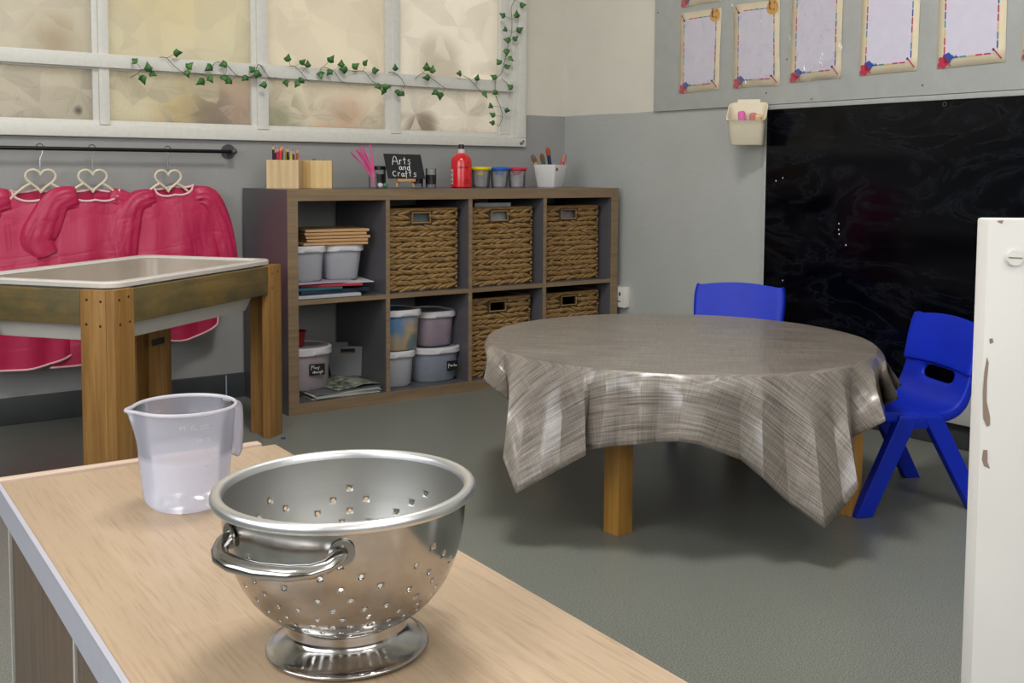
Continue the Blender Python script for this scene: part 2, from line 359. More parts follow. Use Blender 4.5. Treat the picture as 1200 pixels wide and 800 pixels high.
# ------------------------------------------------------------------ room shell
XR=1.502; YB=.405; H=2.75; XL=-3.3; YF=-5.4
def mbx(*boxes):
    b=MB()
    for lo,hi in boxes: b.bx(lo,hi)
    return b
struct(mbx(((XL-.1,YF-.1,-.1),(XR+.1,YB+.1,0))).build('floor',M_floor,smooth=False))
struct(mbx(((XL-.1,YF-.1,H),(XR+.1,YB+.15,H+.1))).build('ceiling',M_ceil,smooth=False))
WX0,WX1,WZ0,WZ1=-1.66,1.235,.945,2.25
struct(mbx(((XL,YB,0),(XR+.1,YB+.12,WZ0)),((WX1,YB,WZ0),(XR+.1,YB+.12,H)),((XL,YB,WZ0),(WX0,YB+.12,H)),((WX0,YB,WZ1),(WX1,YB+.12,H))).build('wall_back',M_wall,smooth=False))
struct(mbx(((XR,YF,0),(XR+.1,YB,H))).build('wall_right',M_wallr,smooth=False))
# left wall and the wall behind the viewer each have a daylight window
LW=(-3.9,-1.2,.95,2.3)
struct(mbx(((XL-.1,YF,0),(XL,YB,LW[2])),((XL-.1,YF,LW[3]),(XL,YB,H)),((XL-.1,YF,LW[2]),(XL,LW[0],LW[3])),((XL-.1,LW[1],LW[2]),(XL,YB,LW[3]))).build('wall_left',M_walld,smooth=False))
RW=(-2.6,.4,.95,2.3)
struct(mbx(((XL-.1,YF-.1,0),(XR+.1,YF,RW[2])),((XL-.1,YF-.1,RW[3]),(XR+.1,YF,H)),((XL-.1,YF-.1,RW[2]),(RW[0],YF,RW[3])),((RW[1],YF-.1,RW[2]),(XR+.1,YF,RW[3]))).build('wall_front',M_walld,smooth=False))
struct(MB().bx((XL,.388,0),(XR-.026,YB,.088),bev=.004).build('baseboard_back',M_baseboard))
bm_=MB(); bm_.bx((ay(265,432,.388).x-.003,.3865,.004),(ay(265,432,.388).x+.002,.3882,.085)); bm_.build('paint_drip',plain('pale_blue_paint','8fa3b4',.6),bpy.data.objects['baseboard_back'])
struct(MB().bx((XR-.026,YF,0),(XR,YB-.017,.078),bev=.004).build('baseboard_right',M_baseboard))
struct(MB().bx((XR-.045,YF,.079),(XR,-.72,.166),bev=.003).build('trim_1',M_ledge))

# ------------------------------------------------------------------ back window
fr=MB(); YW=.395
fr.bx((-1.75,.385,WZ0-.012),(1.274,YW+.03,.972),bev=.004)           # bottom rail, outer
fr.bx((-1.75,YW+.012,.965),(1.24,YB+.06,.990),bev=.003)             # inner rebate
fr.bx((1.232,.385,.972),(1.274,YW+.03,2.28),bev=.004)
fr.bx((1.203,.393,.972),(1.236,YB+.05,2.25),bev=.003)
fr.bx((1.150,.404,.985),(1.206,YB+.06,2.25),bev=.003)
fr.bx((-1.75,.385,2.21),(1.274,YW+.03,2.28),bev=.004); fr.bx((-1.75,.385,.972),(-1.69,YW+.03,2.21),bev=.004)
win=struct(fr.build('window_1',M_white))
for xa,xb in ((-1.065,-1.008),(-.507,-.455),(.048,.109),(.604,.663)):
    b=MB(); b.bx((xa+.018,.398,.975),(xb,YB+.05,2.22),bev=.003); b.bx((xa,.410,.975),(xa+.02,YB+.055,2.22),bev=.003); b.build('mullion',M_white,win)
b=MB(); b.bx((-1.72,.386,1.163),(1.207,.412,1.209),bev=.003); b.bx((-1.72,.406,1.158),(1.15,YB+.05,1.168)); b.build('glazing_bar',M_white,win)
panes=[(-1.70,-1.06,'c4bfb2',()),(-1.01,-.50,'c6c1b4',((-.55,1.02,.03,'4d4f50',.8),(-.62,1.24,.10,'a08b62',.35))),(-.457,.055,'cbc6b4',((-.02,1.03,.16,'a8817f',.35),(-.2,1.04,.12,'bfa562',.3),(-.1,1.0,.12,'86827a',.5),(-.25,1.5,.3,'d9c58e',.2))),(.107,.61,'d2ccbe',((.42,1.03,.13,'c39a80',.38),(.16,1.02,.10,'8e957c',.5))),(.661,1.153,'d6d2c8',((.85,1.25,.13,'a49a88',.4),(.78,.99,.07,'8f7f70',.7)))]
for i,(xa,xb,c,tn) in enumerate(panes):
    b=MB(); b.bx((xa,YB+.02,.98),(xb,YB+.026,2.23)); b.build('pane',glass_mat('pressed_leaf_film_%d'%i,c,tn),win)
b=MB(); b.cyl((1.245,.386,.946),(1.245,.380,.948),.006,10); b.box((1.25,.379,.952),(.006,.004,.022),rot=Matrix.Rotation(.7,3,'Y')); b.build('hook_screw',M_chrome,win)
# daylight windows out of shot: frames and glazing bars
def dayframe(name,axis,pos,a0,a1,z0,z1):
    b=MB()
    def B(a,c,zz,zt,th=.06):
        if axis=='x': b.bx((pos-.07,a,zz),(pos+.02,c,zt))
        else: b.bx((a,pos-.07,zz),(c,pos+.02,zt))
    B(a0,a1,z0-.06,z0); B(a0,a1,z1,z1+.06); B(a0-.06,a0,z0-.06,z1+.06); B(a1,a1+.06,z0-.06,z1+.06)
    n=4
    for k in range(1,n): x=a0+(a1-a0)*k/n; B(x-.025,x+.025,z0,z1)
    return struct(b.build(name,M_white))
dayframe('window_2','x',XL,LW[0],LW[1],LW[2],LW[3]); dayframe('window_3','y',YF,RW[0],RW[1],RW[2],RW[3])

# ------------------------------------------------------------------ grey noticeboard above blackboard
b=MB(); b.bx((XR-.012,YF+.5,1.068),(XR-.0005,-.172,2.3),bev=.002); board=b.build('display_board',plain('grey_board_paint','abadaa',.5,bumpd=.002,scale=18,var=.05),origin=(XR,-1.5,1.068))
tag(board,'large grey painted display board on the right wall above the blackboard','noticeboard')
for i,(x,y) in enumerate([(771,15),(898,109),(922,69.5),(951,116),(1081,100)]):
    b=MB(); p=ax(x,y,XR-.0125); b.cyl(p,p-Vector((.0008,0,0)),.0032,10); b.bm.transform(Matrix.Translation(-board.location)); b.build('nail_head',plain('rusty_nail','5c5650',.6),board)
bb=thing('blackboard','large smeared black chalkboard fixed low on the right wall','blackboard',(XR-.003,-1.6,.17))
b=MB(); b.bx((XR-.010,-2.95,.172),(XR-.001,-.753,1.052)); b.build('writing_surface',M_bb,bb,world=True,smooth=False)
b=MB(); p=ax(1107,122,XR-.0105); b.tube([p+Vector((0,.006*math.cos(k*PI/8),.006*math.sin(k*PI/8))) for k in range(16)],.0008,5,closed=True); b.build('screw_ring',plain('grey_screw_ring','5a5c60',.5),bb,world=True)
b=MB(); b.bx((XR-.016,-2.97,1.050),(XR-.001,-.735,1.066),bev=.002); b.bx((XR-.012,-.753,.17),(XR-.001,-.742,1.050),bev=.002); b.build('board_frame',plain('grey_frame_paint','a9aba9',.4),bb,world=True)
random.seed(3)
for y,z in ((-.80,.80),(-.83,.81),(-1.07,.66),(-1.07,.64),(-1.072,.625),(-1.10,.59),(-.84,.45)):
    b=MB(); b.ell((XR-.0105,y,z),(.0008,.0018,.003)); b.build('chalk_speck',M_chalk,bb,world=True)

# ------------------------------------------------------------------ blank decorated sheets
pc={k:plain('print_'+k,c,.6,var=.03) for k,c in dict(cream='dccfb2',white='cfcada',red='b52a48',blue='2a4a9c',teal='4a8a92',yellow='d8b565',orange='d39a3c',brown='5a3020').items()}
PM=[pc[k] for k in ('cream','white','red','blue','teal','yellow','orange','brown')]
def sheet(label,c,pocket,show_top=True):
    """c = px corners TL,TR,BR,BL on the board plane"""
    X=XR-.0135
    TL,TR,BR,BL=[ax(x,y,X) for x,y in c]
    ctr=(TL+TR+BR+BL)/4; t=thing('blank_sheet',label,'sign',ctr,0,'decorated blank sheets on the display board')
    t['group']='decorated blank sheets on the display board'
    def P(a,bb_,d=0): # a 0..1 left-right, b 0..1 bottom-top
        p=BL*(1-a)*(1-bb_)+BR*a*(1-bb_)+TL*(1-a)*bb_+TR*a*bb_; return p+Vector((-d,0,0))
    def quad(b,a0,a1,b0,b1,d,mi):
        b.mi=mi; V=[b.bm.verts.new(P(x,y,d)) for x,y in ((a0,b0),(a1,b0),(a1,b1),(a0,b1))]; b.face(V)
    b=MB(); n=8
    G=[[b.bm.verts.new(P(i/n,j/n,.0005+.0012*math.sin(i*1.3+j)*(1 if pocket else .3))) for i in range(n+1)] for j in range(n+1)]
    for j in range(n):
        for i in range(n): b.face((G[j][i],G[j][i+1],G[j+1][i+1],G[j+1][i]))
    b.build('paper',PM[0],t,world=True,solid=.0004)
    b=MB(); mx,my=.115,.085
    D=.0022
    quad(b,mx,1-mx,my,1-my,D,1)
    cols=[3,4,5,2,2,3,4]
    for k in range(5):
        a0=mx+.11+k*(1-2*mx-.11)/5.6; quad(b,a0,a0+.10,my-.006,my+.006,D+.0003,cols[k])
        if show_top: quad(b,a0,a0+.10,1-my-.006,1-my+.006,D+.0003,cols[(k+3)%7])
    for k in range(10):
        b0=my+.04+k*(1-2*my-.06)/10.3
        quad(b,mx-.012,mx+.008,b0,b0+.062,D+.0003,[2,2,5,4,3][k%5]); quad(b,1-mx-.008,1-mx+.012,b0,b0+.062,D+.0003,[3,4,5,2,2][k%5])
    b.build('printed_border',PM,t,world=True,recalc=False)
    b=MB()
    def blob(a,c_,r,mi,seed):
        b.mi=mi; k=36; vs=[]
        for i in range(k):
            th=2*PI*i/k; rr=r*.86*(1+.13*math.sin(5*th+seed)+.09*math.sin(3*th+seed))
            vs.append(b.bm.verts.new(P(a,c_,D+.001)+ (BR-BL).normalized()*rr*math.cos(th)+Vector((0,0,rr*math.sin(th)))))
        b.face(vs)
    W=(BR-BL).length
    blob(.17,.085,W*.085,3,1); blob(.10,.05,W*.095,2,2.2); blob(.29,.095,W*.013,3,0); blob(.2,.02,W*.015,2,0)
    b.build('paint_splat',PM,t,world=True,recalc=False)
    def brush(a0,b0,a1,b1):
        b=MB(); b.mi=2; p,q=P(a0,b0,D+.001),P(a1,b1,D+.001); b.tube([p,q],W*.009,5); b.mi=7; b.ell(q,(W*.035,W*.012,W*.02)); b.build('printed_brush',PM,t,world=True)
    brush(.95,.035,.84,.115)
    if show_top:
        brush(.05,.97,.12,.9)
        b=MB(); b.mi=6; k=20; e=(BR-BL).normalized()
        b.face([b.bm.verts.new(P(.86,.925,D+.001)+e*W*.12*math.cos(2*PI*i/k)*(1-.2*math.sin(2*PI*i/k))+Vector((0,0,W*.13*math.sin(2*PI*i/k)))) for i in range(k)])
        b.mi=7
        for dx,dz in ((-.04,.05),(.04,.06),(-.03,-.04),(.03,-.05)): b.ell(P(.86,.925,D+.002)+e*W*dx+Vector((0,0,W*dz)),(.0006,.003,.004))
        b.tube([P(.80,.90,D+.002),P(.80,1.0,D+.002)],W*.012,5)
        b.build('printed_palette',PM,t,world=True,recalc=False)
    if pocket:
        b=MB(); n=14
        G=[[b.bm.verts.new(P(-.03+1.06*i/n,-.015+1.03*j/n,.006+.004*noise.noise(Vector((i*.7,j*.6,ctr.y*9))))) for i in range(n+1)] for j in range(n+1)]
        for j in range(n):
            for i in range(n): b.face((G[j][i],G[j][i+1],G[j+1][i+1],G[j+1][i]))
        b.build('plastic_pocket',M_sleeve,t,world=True)
    return t
sheet('blank sheet in a crumpled clear pocket, leftmost of the lower row above the pencil pocket',[(797.5,16),(845.8,8.8),(842.5,105),(796,109.5)],True)
sheet('blank sheet in a clear pocket directly above the cream wall pocket',[(860.5,6),(913.8,-1),(913.8,100),(859,103)],True)
sheet('blank sheet in a clear pocket above the left corner of the blackboard, third from left',[(929,-22),(989,-30),(985.5,91),(925.5,97)],True)
sheet('flat blank sheet without a pocket, fourth from left above the blackboard',[(1012,-38),(1081,-47),(1075,82.5),(1007,89)],False)
sheet('flat blank sheet without a pocket, fifth from left and largest above the blackboard',[(1102,-55),(1183,-68),(1178,72.5),(1098,81)],False)
sheet('blank sheet cut by the right edge of the photo, only its corner showing',[(1204,-72),(1296,-84),(1291,60),(1197,71)],False)
sheet('blank sheet of the upper row with only its bottom edge showing, top left',[(799,-86),(847,-95),(845.8,.8),(798,9)],True)

# ------------------------------------------------------------------ wall pocket with chalks
pk=thing('wall_pocket','cream plastic pocket holding pink chalks, hung beside the blackboard','container',(XR-.060,-.712,.925),.60)
b=MB()
def prg(w,d,z0,drop=0.,x0=0.):
    out=[]
    for p in rrect(d,w,min(.018,d*.3),0,4):
        x=-d/2+p.x-x0; f=min(1,max(0,-x/.085)); out.append(Vector((x,p.y,z0-drop*f)))
    return out
b.rings([prg(.112,.056,.0,.0),prg(.116,.062,.010,.0),prg(.128,.080,.105,.045),prg(.134,.086,.148,.068),prg(.138,.089,.152,.068),prg(.132,.083,.152,.068,.003),prg(.126,.076,.146,.068,.003),prg(.108,.054,.012,0,.003)],cap0=True,cap1=True)
b.build('pocket_body',M_cream,pk)
b=MB(); b.bx((-.002,-.040,.135),(.004,.040,.162),bev=.002); b.box((.022,-.030,.150),(.05,.014,.006),rot=-.3,bev=.001); b.build('hanging_tab',M_cream,pk)
for i,(dy,dx,cc,lab) in enumerate(((.020,-.045,'d468a8','bright pink chalk stick, the left one in the cream wall pocket'),(-.022,-.048,'c9787c','dusky pink chalk stick in the middle of the cream wall pocket'),(-.042,-.060,'dcb98a','peach chalk stump at the right of the cream wall pocket'))):
    c_,s_=math.cos(.60),math.sin(.60)
    W=lambda x,y,z:Vector((XR-.060+x*c_-y*s_,-.712+x*s_+y*c_,.925+z))
    p0=W(-.025,dy*.7,.014); p1=W(dx,dy,.118-.007*i); b=MB(); b.tube([p0,p1.lerp(p0,.04),p1],[.0125,.0125,.009],12)
    tag(b.build('chalk_stick',plain('chalk_%d'%i,cc,.8),origin=p0),lab,'chalk','chalks in the wall pocket')

# ------------------------------------------------------------------ wall socket beside the shelf
sk=thing('wall_socket','white plastic socket box on the right wall beside the shelf unit','socket',(XR,.0,.31))
b=MB(); b.bx((-.03,-.035,-.043),(0,.035,.043),bev=.003); b.build('box',M_white,sk)
b=MB(); b.bx((-.032,-.012,.006),(-.029,-.004,.02)); b.build('socket_hole',M_bread,sk)
b=MB(); b.bx((-.032,-.010,-.02),(-.029,.010,-.016)); b.build('socket_hole',M_bread,sk)

# ------------------------------------------------------------------ cube shelf unit (4 x 2)
sh=thing('cube_shelf','grey eight-cube shelf unit with oak edges under the window','shelf unit',(0,0,0))
T,t_,Cc=.038,.016,.335; SW,SH,SD=1.464,.762,.385
def board_(name,lo,hi,par=sh):
    b=MB(); e=.0015
    b.mi=0; b.bx((lo[0],lo[1]+e,lo[2]),hi); b.mi=1; b.bx((lo[0],lo[1],lo[2]),(hi[0],lo[1]+e,hi[2])); return b.build(name,[M_grey_lam,M_oak_edge],par,smooth=False)
board_('side_panel',(0,0,0),(T,SD,SH)); board_('side_panel',(SW-T,0,0),(SW,SD,SH))
board_('top_panel',(T,0,SH-T),(SW-T,SD,SH)); board_('bottom_panel',(T,0,0),(SW-T,SD,T))
xs=[]
x=T
for k in range(4):
    xs.append((x,x+Cc)); x+=Cc
    if k<3: board_('divider',(x,.001,T),(x+t_,SD,SH-T)); x+=t_
for k,(a,c) in enumerate(xs): board_('middle_shelf',(a,.002,T+Cc),(c,SD,T+Cc+t_))
ZM=T+Cc+t_; ZB=T

# ------------------------------------------------------------------ baskets
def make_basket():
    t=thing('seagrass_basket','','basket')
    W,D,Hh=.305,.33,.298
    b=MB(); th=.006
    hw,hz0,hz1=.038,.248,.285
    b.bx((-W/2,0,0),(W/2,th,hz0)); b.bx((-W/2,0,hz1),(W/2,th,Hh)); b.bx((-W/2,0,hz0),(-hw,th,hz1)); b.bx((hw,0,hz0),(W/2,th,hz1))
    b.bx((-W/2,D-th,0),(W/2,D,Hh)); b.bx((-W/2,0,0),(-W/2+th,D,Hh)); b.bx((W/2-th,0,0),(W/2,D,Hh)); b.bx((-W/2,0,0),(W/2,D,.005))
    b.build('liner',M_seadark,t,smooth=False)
    rnd=random.Random(5); b=MB(); rows=15; rh=Hh/rows
    def strip(p0,ux,L,nrm):
        p0,ux,nrm=Vector(p0),Vector(ux),Vector(nrm)
        for r in range(rows):
            z=rh*(r+.5); s_=0; k=0; off=rnd.random()*.03
            slant=(1 if r%2 else -1)
            while s_<L:
                ln=.040+rnd.random()*.016; c=s_+ln/2-off*.3
                if not (nrm.y<-.5 and abs(c-L/2)<hw+.012 and hz0-.010<z<hz1+.006) and -.002<c<L+.002:
                    Rr=Matrix((ux,nrm,Vector((0,0,1)))).transposed(); tw=Matrix.Rotation(math.radians(slant*rnd.uniform(10,20)),3,'Y')
                    b.ell(p0+ux*min(max(c,ln*.42),L-ln*.42)+Vector((0,0,z+rnd.uniform(-.002,.002)))+nrm*.003,(ln*.62,.0075+rnd.random()*.002,rh*.40),rot=Rr@tw,seg=7,ring=6)
                s_+=ln*.62; k+=1
    strip((-W/2,0,0),(1,0,0),W,(0,-1,0)); strip((W/2,0,0),(0,1,0),D,(1,0,0)); strip((-W/2,D,0),(0,-1,0),D,(-1,0,0))
    for z in (Hh-.002,):
        b.tube([(-W/2,-.003,z),(W/2,-.003,z),(W/2+.003,0,z),(W/2+.003,D,z),(-W/2-.003,D,z),(-W/2-.003,0,z)],.0065,7,closed=True)
    b.build('weave',M_sea,t)
    b=MB(); b.tube([(-hw,-.006,hz0),(hw,-.006,hz0),(hw,-.006,hz1),(-hw,-.006,hz1)],.0032,6,closed=True); b.build('handle_frame',plain('basket_wire_wrap','8d7148',.6),t)
    return t
bk=make_basket()
spots=[(1,.0,ZM,'seagrass basket in the upper row, second cube from the left, below the chalkboard sign'),
 (2,.0,ZM,'seagrass basket in the upper row, third cube, with a white sheet showing in its handle'),
 (3,.0,ZM,'seagrass basket in the upper right cube of the shelf unit'),
 (2,.0,ZB,'seagrass basket in the lower row, third cube, partly behind the tablecloth'),
 (3,.0,ZB,'seagrass basket in the lower right cube, mostly hidden by the round table')]
yy=[.05,.050,.062,.060,.055]
dx_=[-.012,-.012,-.012,-.012,-.012]
for i,(k,d,z,lab) in enumerate(spots):
    o=bk if i==0 else copytree(bk); c=xs[k]; o.location=((c[0]+c[1])/2+dx_[i],yy[i],z+.001); tag(o,lab,'basket','seagrass baskets in the cube shelf')
def slab(name,label,cat,c,d,rz,mat,group=None,tilt=0,z0=None):
    b=MB(); b.box((0,0,d[2]/2),d,bev=min(d)*.2); o=b.build(name,mat,smooth=False); o.location=c; o.rotation_euler=(tilt,0,rz); return tag(o,label,cat,group)
M_pap=plain('paper_white','b9bcc0',.7); 
slab('folder','pale grey folder standing inside the basket below the chalkboard sign','folder',(.545,.085,ZM+.012),(.20,.006,.272),0,plain('folder_grey','7f8a90',.5))
slab('card_sheet','white card sticking out of the third upper basket','paper',(.89,.083,ZM+.012),(.17,.004,.305),0,M_pap)
slab('picture_card','pale picture card behind the handle hole of the upper right basket','paper',(1.23,.096,ZM+.012),(.16,.004,.28),0,plain('card_pink_grey','a89aa0',.6))

# ------------------------------------------------------------------ tubs with lids
def tub(label,px_,y,z,w,d,h,body=None,rz=0,rr=.28,lidh=.022,tap=.90,label_lines=None,lo=(.02,.55),group='lidded tubs in the cube shelf'):
    t=thing('lidded_tub',label,'storage tub',(px_,y,z),rz,group); r=min(w,d)*rr
    b=MB(); b.rings([rrect(w*tap-.012,d*tap-.012,r*.8,.0),rrect(w*tap,d*tap,r*.9,.008),rrect(w*.985,d*.985,r,h-lidh),rrect(w*.985,d*.985,r,h-.004)],cap0=True,cap1=True)
    b.build('tub_body',body or M_tub,t)
    b=MB(); b.rings([rrect(w+.002,d+.002,r,h-lidh),rrect(w+.010,d+.010,r,h-lidh),rrect(w+.010,d+.010,r,h-.004),rrect(w+.004,d+.004,r,h),rrect(w-.008,d-.008,r*.95,h),rrect(w-.012,d-.012,r*.95,h-.005)],cap1=True)
    b.build('lid',plain('tub_lid_plastic','c2c0c2',.35,var=.03),t)
    b=MB(); b.prism([(-.028,0),(.028,0),(.018,.009),(-.018,.009)],(0,-(d+.010)/2-.004,h-lidh+.004),(1,0,0),(0,0,1),(0,1,0),.004); b.build('lift_tab',MATS['tub_lid_plastic'],t)
    if label_lines:
        a,sz,lines,curved=label_lines
        n=Vector((math.sin(a),-math.cos(a),0)); u=Vector((math.cos(a),math.sin(a),0))
        # place on body surface
        rad=curved; o=n*rad+Vector((lo[0]*u.x,lo[0]*u.y,0))+Vector((0,0,h*lo[1]))
        b=MB(); b.box(o,(sz[0],.0018,sz[1]),rot=Matrix.Rotation(a,3,'Z')); lb=b.build('label_sticker',plain('black_label_film','08080a',.5),t,smooth=False)
        b=MB(); strokes(b,lines,o+n*.0012-u*sz[0]/2-Vector((0,0,sz[1]/2)),u*sz[0],Vector((0,0,sz[1])),.0007); b.build('label_writing',M_chalk,lb)
    return t
# lettering (unit boxes)
play=[[(.12,.45),(.12,.9)],arc(.14,.78,.08,90,-90),[(.28,.9),(.30,.58)],arc(.40,.64,.05,0,360),[(.455,.70),(.46,.57)],[(.52,.72),(.57,.6)],[(.64,.76),(.55,.42)]]
dough=[arc(.27,.25,.06,0,360),[(.335,.42),(.34,.18)],arc(.43,.25,.05,0,360),[(.51,.30),(.53,.19),(.59,.2),(.6,.31)],arc(.68,.27,.045,0,360),[(.73,.30),(.73,.08),(.66,.08)],[(.80,.45),(.80,.2)],arc(.845,.24,.04,160,-20),]
pasta=[[(.12,.25),(.14,.72)],arc(.17,.6,.09,90,-90),arc(.36,.48,.06,0,360),[(.43,.56),(.44,.42)],[(.56,.57),(.50,.53),(.56,.48),(.50,.43)],[(.65,.68),(.66,.42)],[(.60,.57),(.71,.58)],arc(.80,.48,.06,0,360),[(.87,.56),(.88,.42)]]
ZM2=ZM
tub('plain milky tub in the upper left cube beside the shelf side, standing on the books',.118,.150,ZM+.053,.118,.165,.124)
tub('milky tub in the upper left cube, directly under the stack of thin wooden boards',.262,.160,ZM+.053,.145,.175,.124,rz=-.12,tap=.84)
tub('large round-cornered tub labelled Play dough in the lower left cube',.124,.165,ZB+.0225,.19,.19,.150,plain('tub_pinkish_white','978d90',.4),rz=.25,rr=.46,label_lines=(-.40,(.056,.040),play+dough,.0975),lo=(.026,.50),lidh=.026,tap=.93)
xA=(xs[1][0])
tub('milky tub at the bottom left of the second lower cube',.462,.125,ZB+.001,.130,.17,.132,rr=.35)
tub('tub with blue and yellow contents, top left of the second lower cube',.478,.120,ZB+.134,.150,.17,.150,None,rr=.35)
tub('wide bluish tub with a small black label in the second lower cube',.642,.150,ZB+.001,.204,.22,.130,plain('tub_bluish','7e848f',.35),rr=.42,label_lines=(-.10,(.045,.036),pasta,.1105),lo=(.044,.46))
tub('tub with pinkish contents stacked on the wide labelled tub',.645,.155,ZB+.132,.158,.18,.132,plain('tub_pinkish','8a7c86',.35),rr=.35)
# colour seen in the upper-left tub: what it holds
def content(name,label,c,d,mat):
    b=MB(); b.rings([rrect(d[0],d[1],.03,0),rrect(d[0],d[1],.03,d[2])],cap0=True,cap1=True); o=b.build(name,mat); o.location=c; return o
s=N('mixed_craft_scraps'); s.set(rough=.7); v=s.coord(); s.col(s.ramp(s.noise(v,9,2),[(.36,'3e6f9a'),(.46,'9a9490'),(.55,'c09a58'),(.7,'4e6a70')])); M_scraps=s.m
bpy.data.objects['lidded_tub.004'].children  # keep order explicit
t5=[o for o in bpy.data.objects if o.get('label','').startswith('tub with blue and yellow')][0]
for ch in t5.children:
    if ch.name.startswith('tub_body'):
        ch.data.materials[0]=N('scraps_seen_through_plastic').m; s_=ch.data.materials[0]
        nt=s_.node_tree; bs=nt.nodes['Principled BSDF']; tcx=nt.nodes.new('ShaderNodeTexCoord'); nx=nt.nodes.new('ShaderNodeTexNoise'); nx.inputs['Scale'].default_value=9; nx.inputs['Detail'].default_value=1.5
        rx=nt.nodes.new('ShaderNodeValToRGB'); e=rx.color_ramp.elements; e[0].position=.38; e[0].color=rgb('56789a'); e[1].position=.64; e[1].color=rgb('6a7a7c')
        k=e.new(.46); k.color=rgb('8a8a8c'); k=e.new(.55); k.color=rgb('b0986c'); nt.links.new(tcx.outputs['Object'],nx.inputs['Vector']); nt.links.new(nx.outputs[0],rx.inputs[0]); nt.links.new(rx.outputs[0],bs.inputs['Base Color']); bs.inputs['Roughness'].default_value=.35
# wooden board stack (thin canvases/frames)
zb=ZM+.053+.124+.001
for i in range(5):
    slab('wooden_board',['thin pine board, bottom of the stack of five on the white tubs','thin pine board, second from the bottom of the stack on the tubs','thin pine board, middle of the stack on the tubs','thin pine board, second from the top of the stack on the tubs','thin pine board, topmost of the stack on the tubs'][i],'board',(.230+(.004*((i*7)%3-1)),.165,zb+i*.0115),(.235-.01*(i%2),.20,.0092),-.13+.012*((i*5)%3-1),M_frame,'thin pine boards stacked on the tubs')
# books / papers under the tubs
bkz=ZM+.001
def mag(name,label,c,d,rz,mat,cat='magazine',group='papers under the tubs in the upper left cube'):
    return slab(name,label,cat,c,d,rz,mat,group)
mag('notebook','white paper pad at the bottom of the papers in the upper left cube',(.165,.155,bkz),(.235,.285,.011),-.02,plain('pad_white','a9acb0',.6))
mag('book','dark blue thin book under the red folder in the upper left cube',(.185,.165,bkz+.0115),(.27,.27,.014),.06,plain('book_navy','1c2a3c',.5))
mag('book','teal thin book under the tubs in the upper left cube',(.135,.160,bkz+.026),(.17,.27,.009),-.05,plain('book_teal','1f5560',.5))
mag('red_folder','red folder poking out under the white paper in the upper left cube',(.215,.175,bkz+.0355),(.22,.28,.007),-.25,plain('folder_red','a8202c',.5),'folder')
mag('paper_sheet','white sheet sticking out right under the tubs in the upper left cube',(.232,.185,bkz+.043),(.27,.26,.003),-.18,plain('sheet_white','c0c0c4',.6),'paper')
mag('paper_sheet','pale sheet directly under the two tubs in the upper left cube',(.160,.180,bkz+.0465),(.22,.27,.0045),.04,plain('sheet_pale','a49aa8',.6),'paper')
# lower left cube: magazines
names=[]
for i in range(5):
    mag('magazine',['magazine at the very bottom of the pile in the lower left cube','second magazine up in the pile in the lower left cube','third magazine up in the pile in the lower left cube','fourth magazine up in the pile in the lower left cube','grey-covered magazine near the top of the pile in the lower left cube'][i],(.232+.004*((i*3)%3-1),.168,ZB+.001+i*.0042),(.262,.300,.0038),.04*((i*2)%3-1)+.02,plain('mag_%d'%i,['a4a59b','b3b4aa','9c9d95','aeb0a6','5a5b62'][i],.5),group='magazines in the lower left cube')
s=N('patterned_magazine_cover'); s.set(rough=.35); s.col(s.ramp(s.noise(s.coord(),45,5,.7),[(.38,'2c3433'),(.5,'6d7466'),(.62,'a9ab9c')])); M_cov=s.m
b=MB(); n=10; G=[[b.bm.verts.new((-.10+.2*i/n,-.11+.22*j/n,.004+.009*math.exp(-((i-6)/2.2)**2)*(1-.5*j/n)+.001*math.sin(i))) for i in range(n+1)] for j in range(n+1)]
for j in range(n):
    for i in range(n): b.face((G[j][i],G[j][i+1],G[j+1][i+1],G[j+1][i]))
o=b.build('magazine',M_cov,solid=.003); o.location=(.272,.140,ZB+.0225); o.rotation_euler=(0,0,.12); tag(o,'curled dark patterned magazine on top of the pile in the lower left cube','magazine','magazines in the lower left cube')
# grey slotted crate
gc=thing('slotted_bin','small grey tapered plastic bin with a slot handle behind the Play dough tub','storage bin',(.356,.252,ZB+.0285),-.60)
b=MB(); w0,w1,d0,d1,h_=.125,.162,.08,.095,.112
fz=[(.0,0),(1,1)]
def Q(x,z): f=z/h_; return Vector((x*(w0+(w1-w0)*f)/2,-(d0+(d1-d0)*f)/2,z))
# front face with a slot
sl=[(-.3,.088),(.3,.088),(.3,.104),(-.3,.104)]
xs_=[-1,-.34,.34,1]; zs_=[0,.086,.104,h_]
V=[[b.bm.verts.new(Q(x,z)) for x in xs_] for z in zs_]
for j in range(3):
    for i in range(3):
        if not(i==1 and j==1): b.face((V[j][i],V[j][i+1],V[j+1][i+1],V[j+1][i]))
B_=[[b.bm.verts.new(Vector((q.x,-q.y,q.z))) for q in (Q(-1,z),Q(1,z))] for z in (0,h_)]
b.face((B_[0][0],B_[0][1],B_[1][1],B_[1][0])); b.face((V[0][3],B_[0][1],B_[1][1],V[3][3],V[2][3],V[1][3])); b.face((V[0][0],B_[0][0],B_[1][0],V[3][0],V[2][0],V[1][0]))
b.face((V[0][0],V[0][1],V[0][2],V[0][3],B_[0][1],B_[0][0]))
b.build('bin_body',plain('bin_grey','6f7274',.4),gc,smooth=False,solid=.003)
slab('craft_block','brown wooden piece lying in the small grey slotted bin','craft material',(.356,.252,ZB+.034),(.075,.05,.085),-.62,plain('brown_wood_bits','5a4424',.6))
b=MB(); b.lathe([(.0,.0),(.022,.0),(.024,.004),(.032,.05),(.035,.052),(.030,.050),(.020,.006),(0,.005)],seg=24); o=b.build('red_cup',plain('dark_red_plastic','7c0f16',.3)); o.location=(.098,.150,ZB+.0235+.150); tag(o,'small dark red cup standing on the Play dough tub lid','cup')

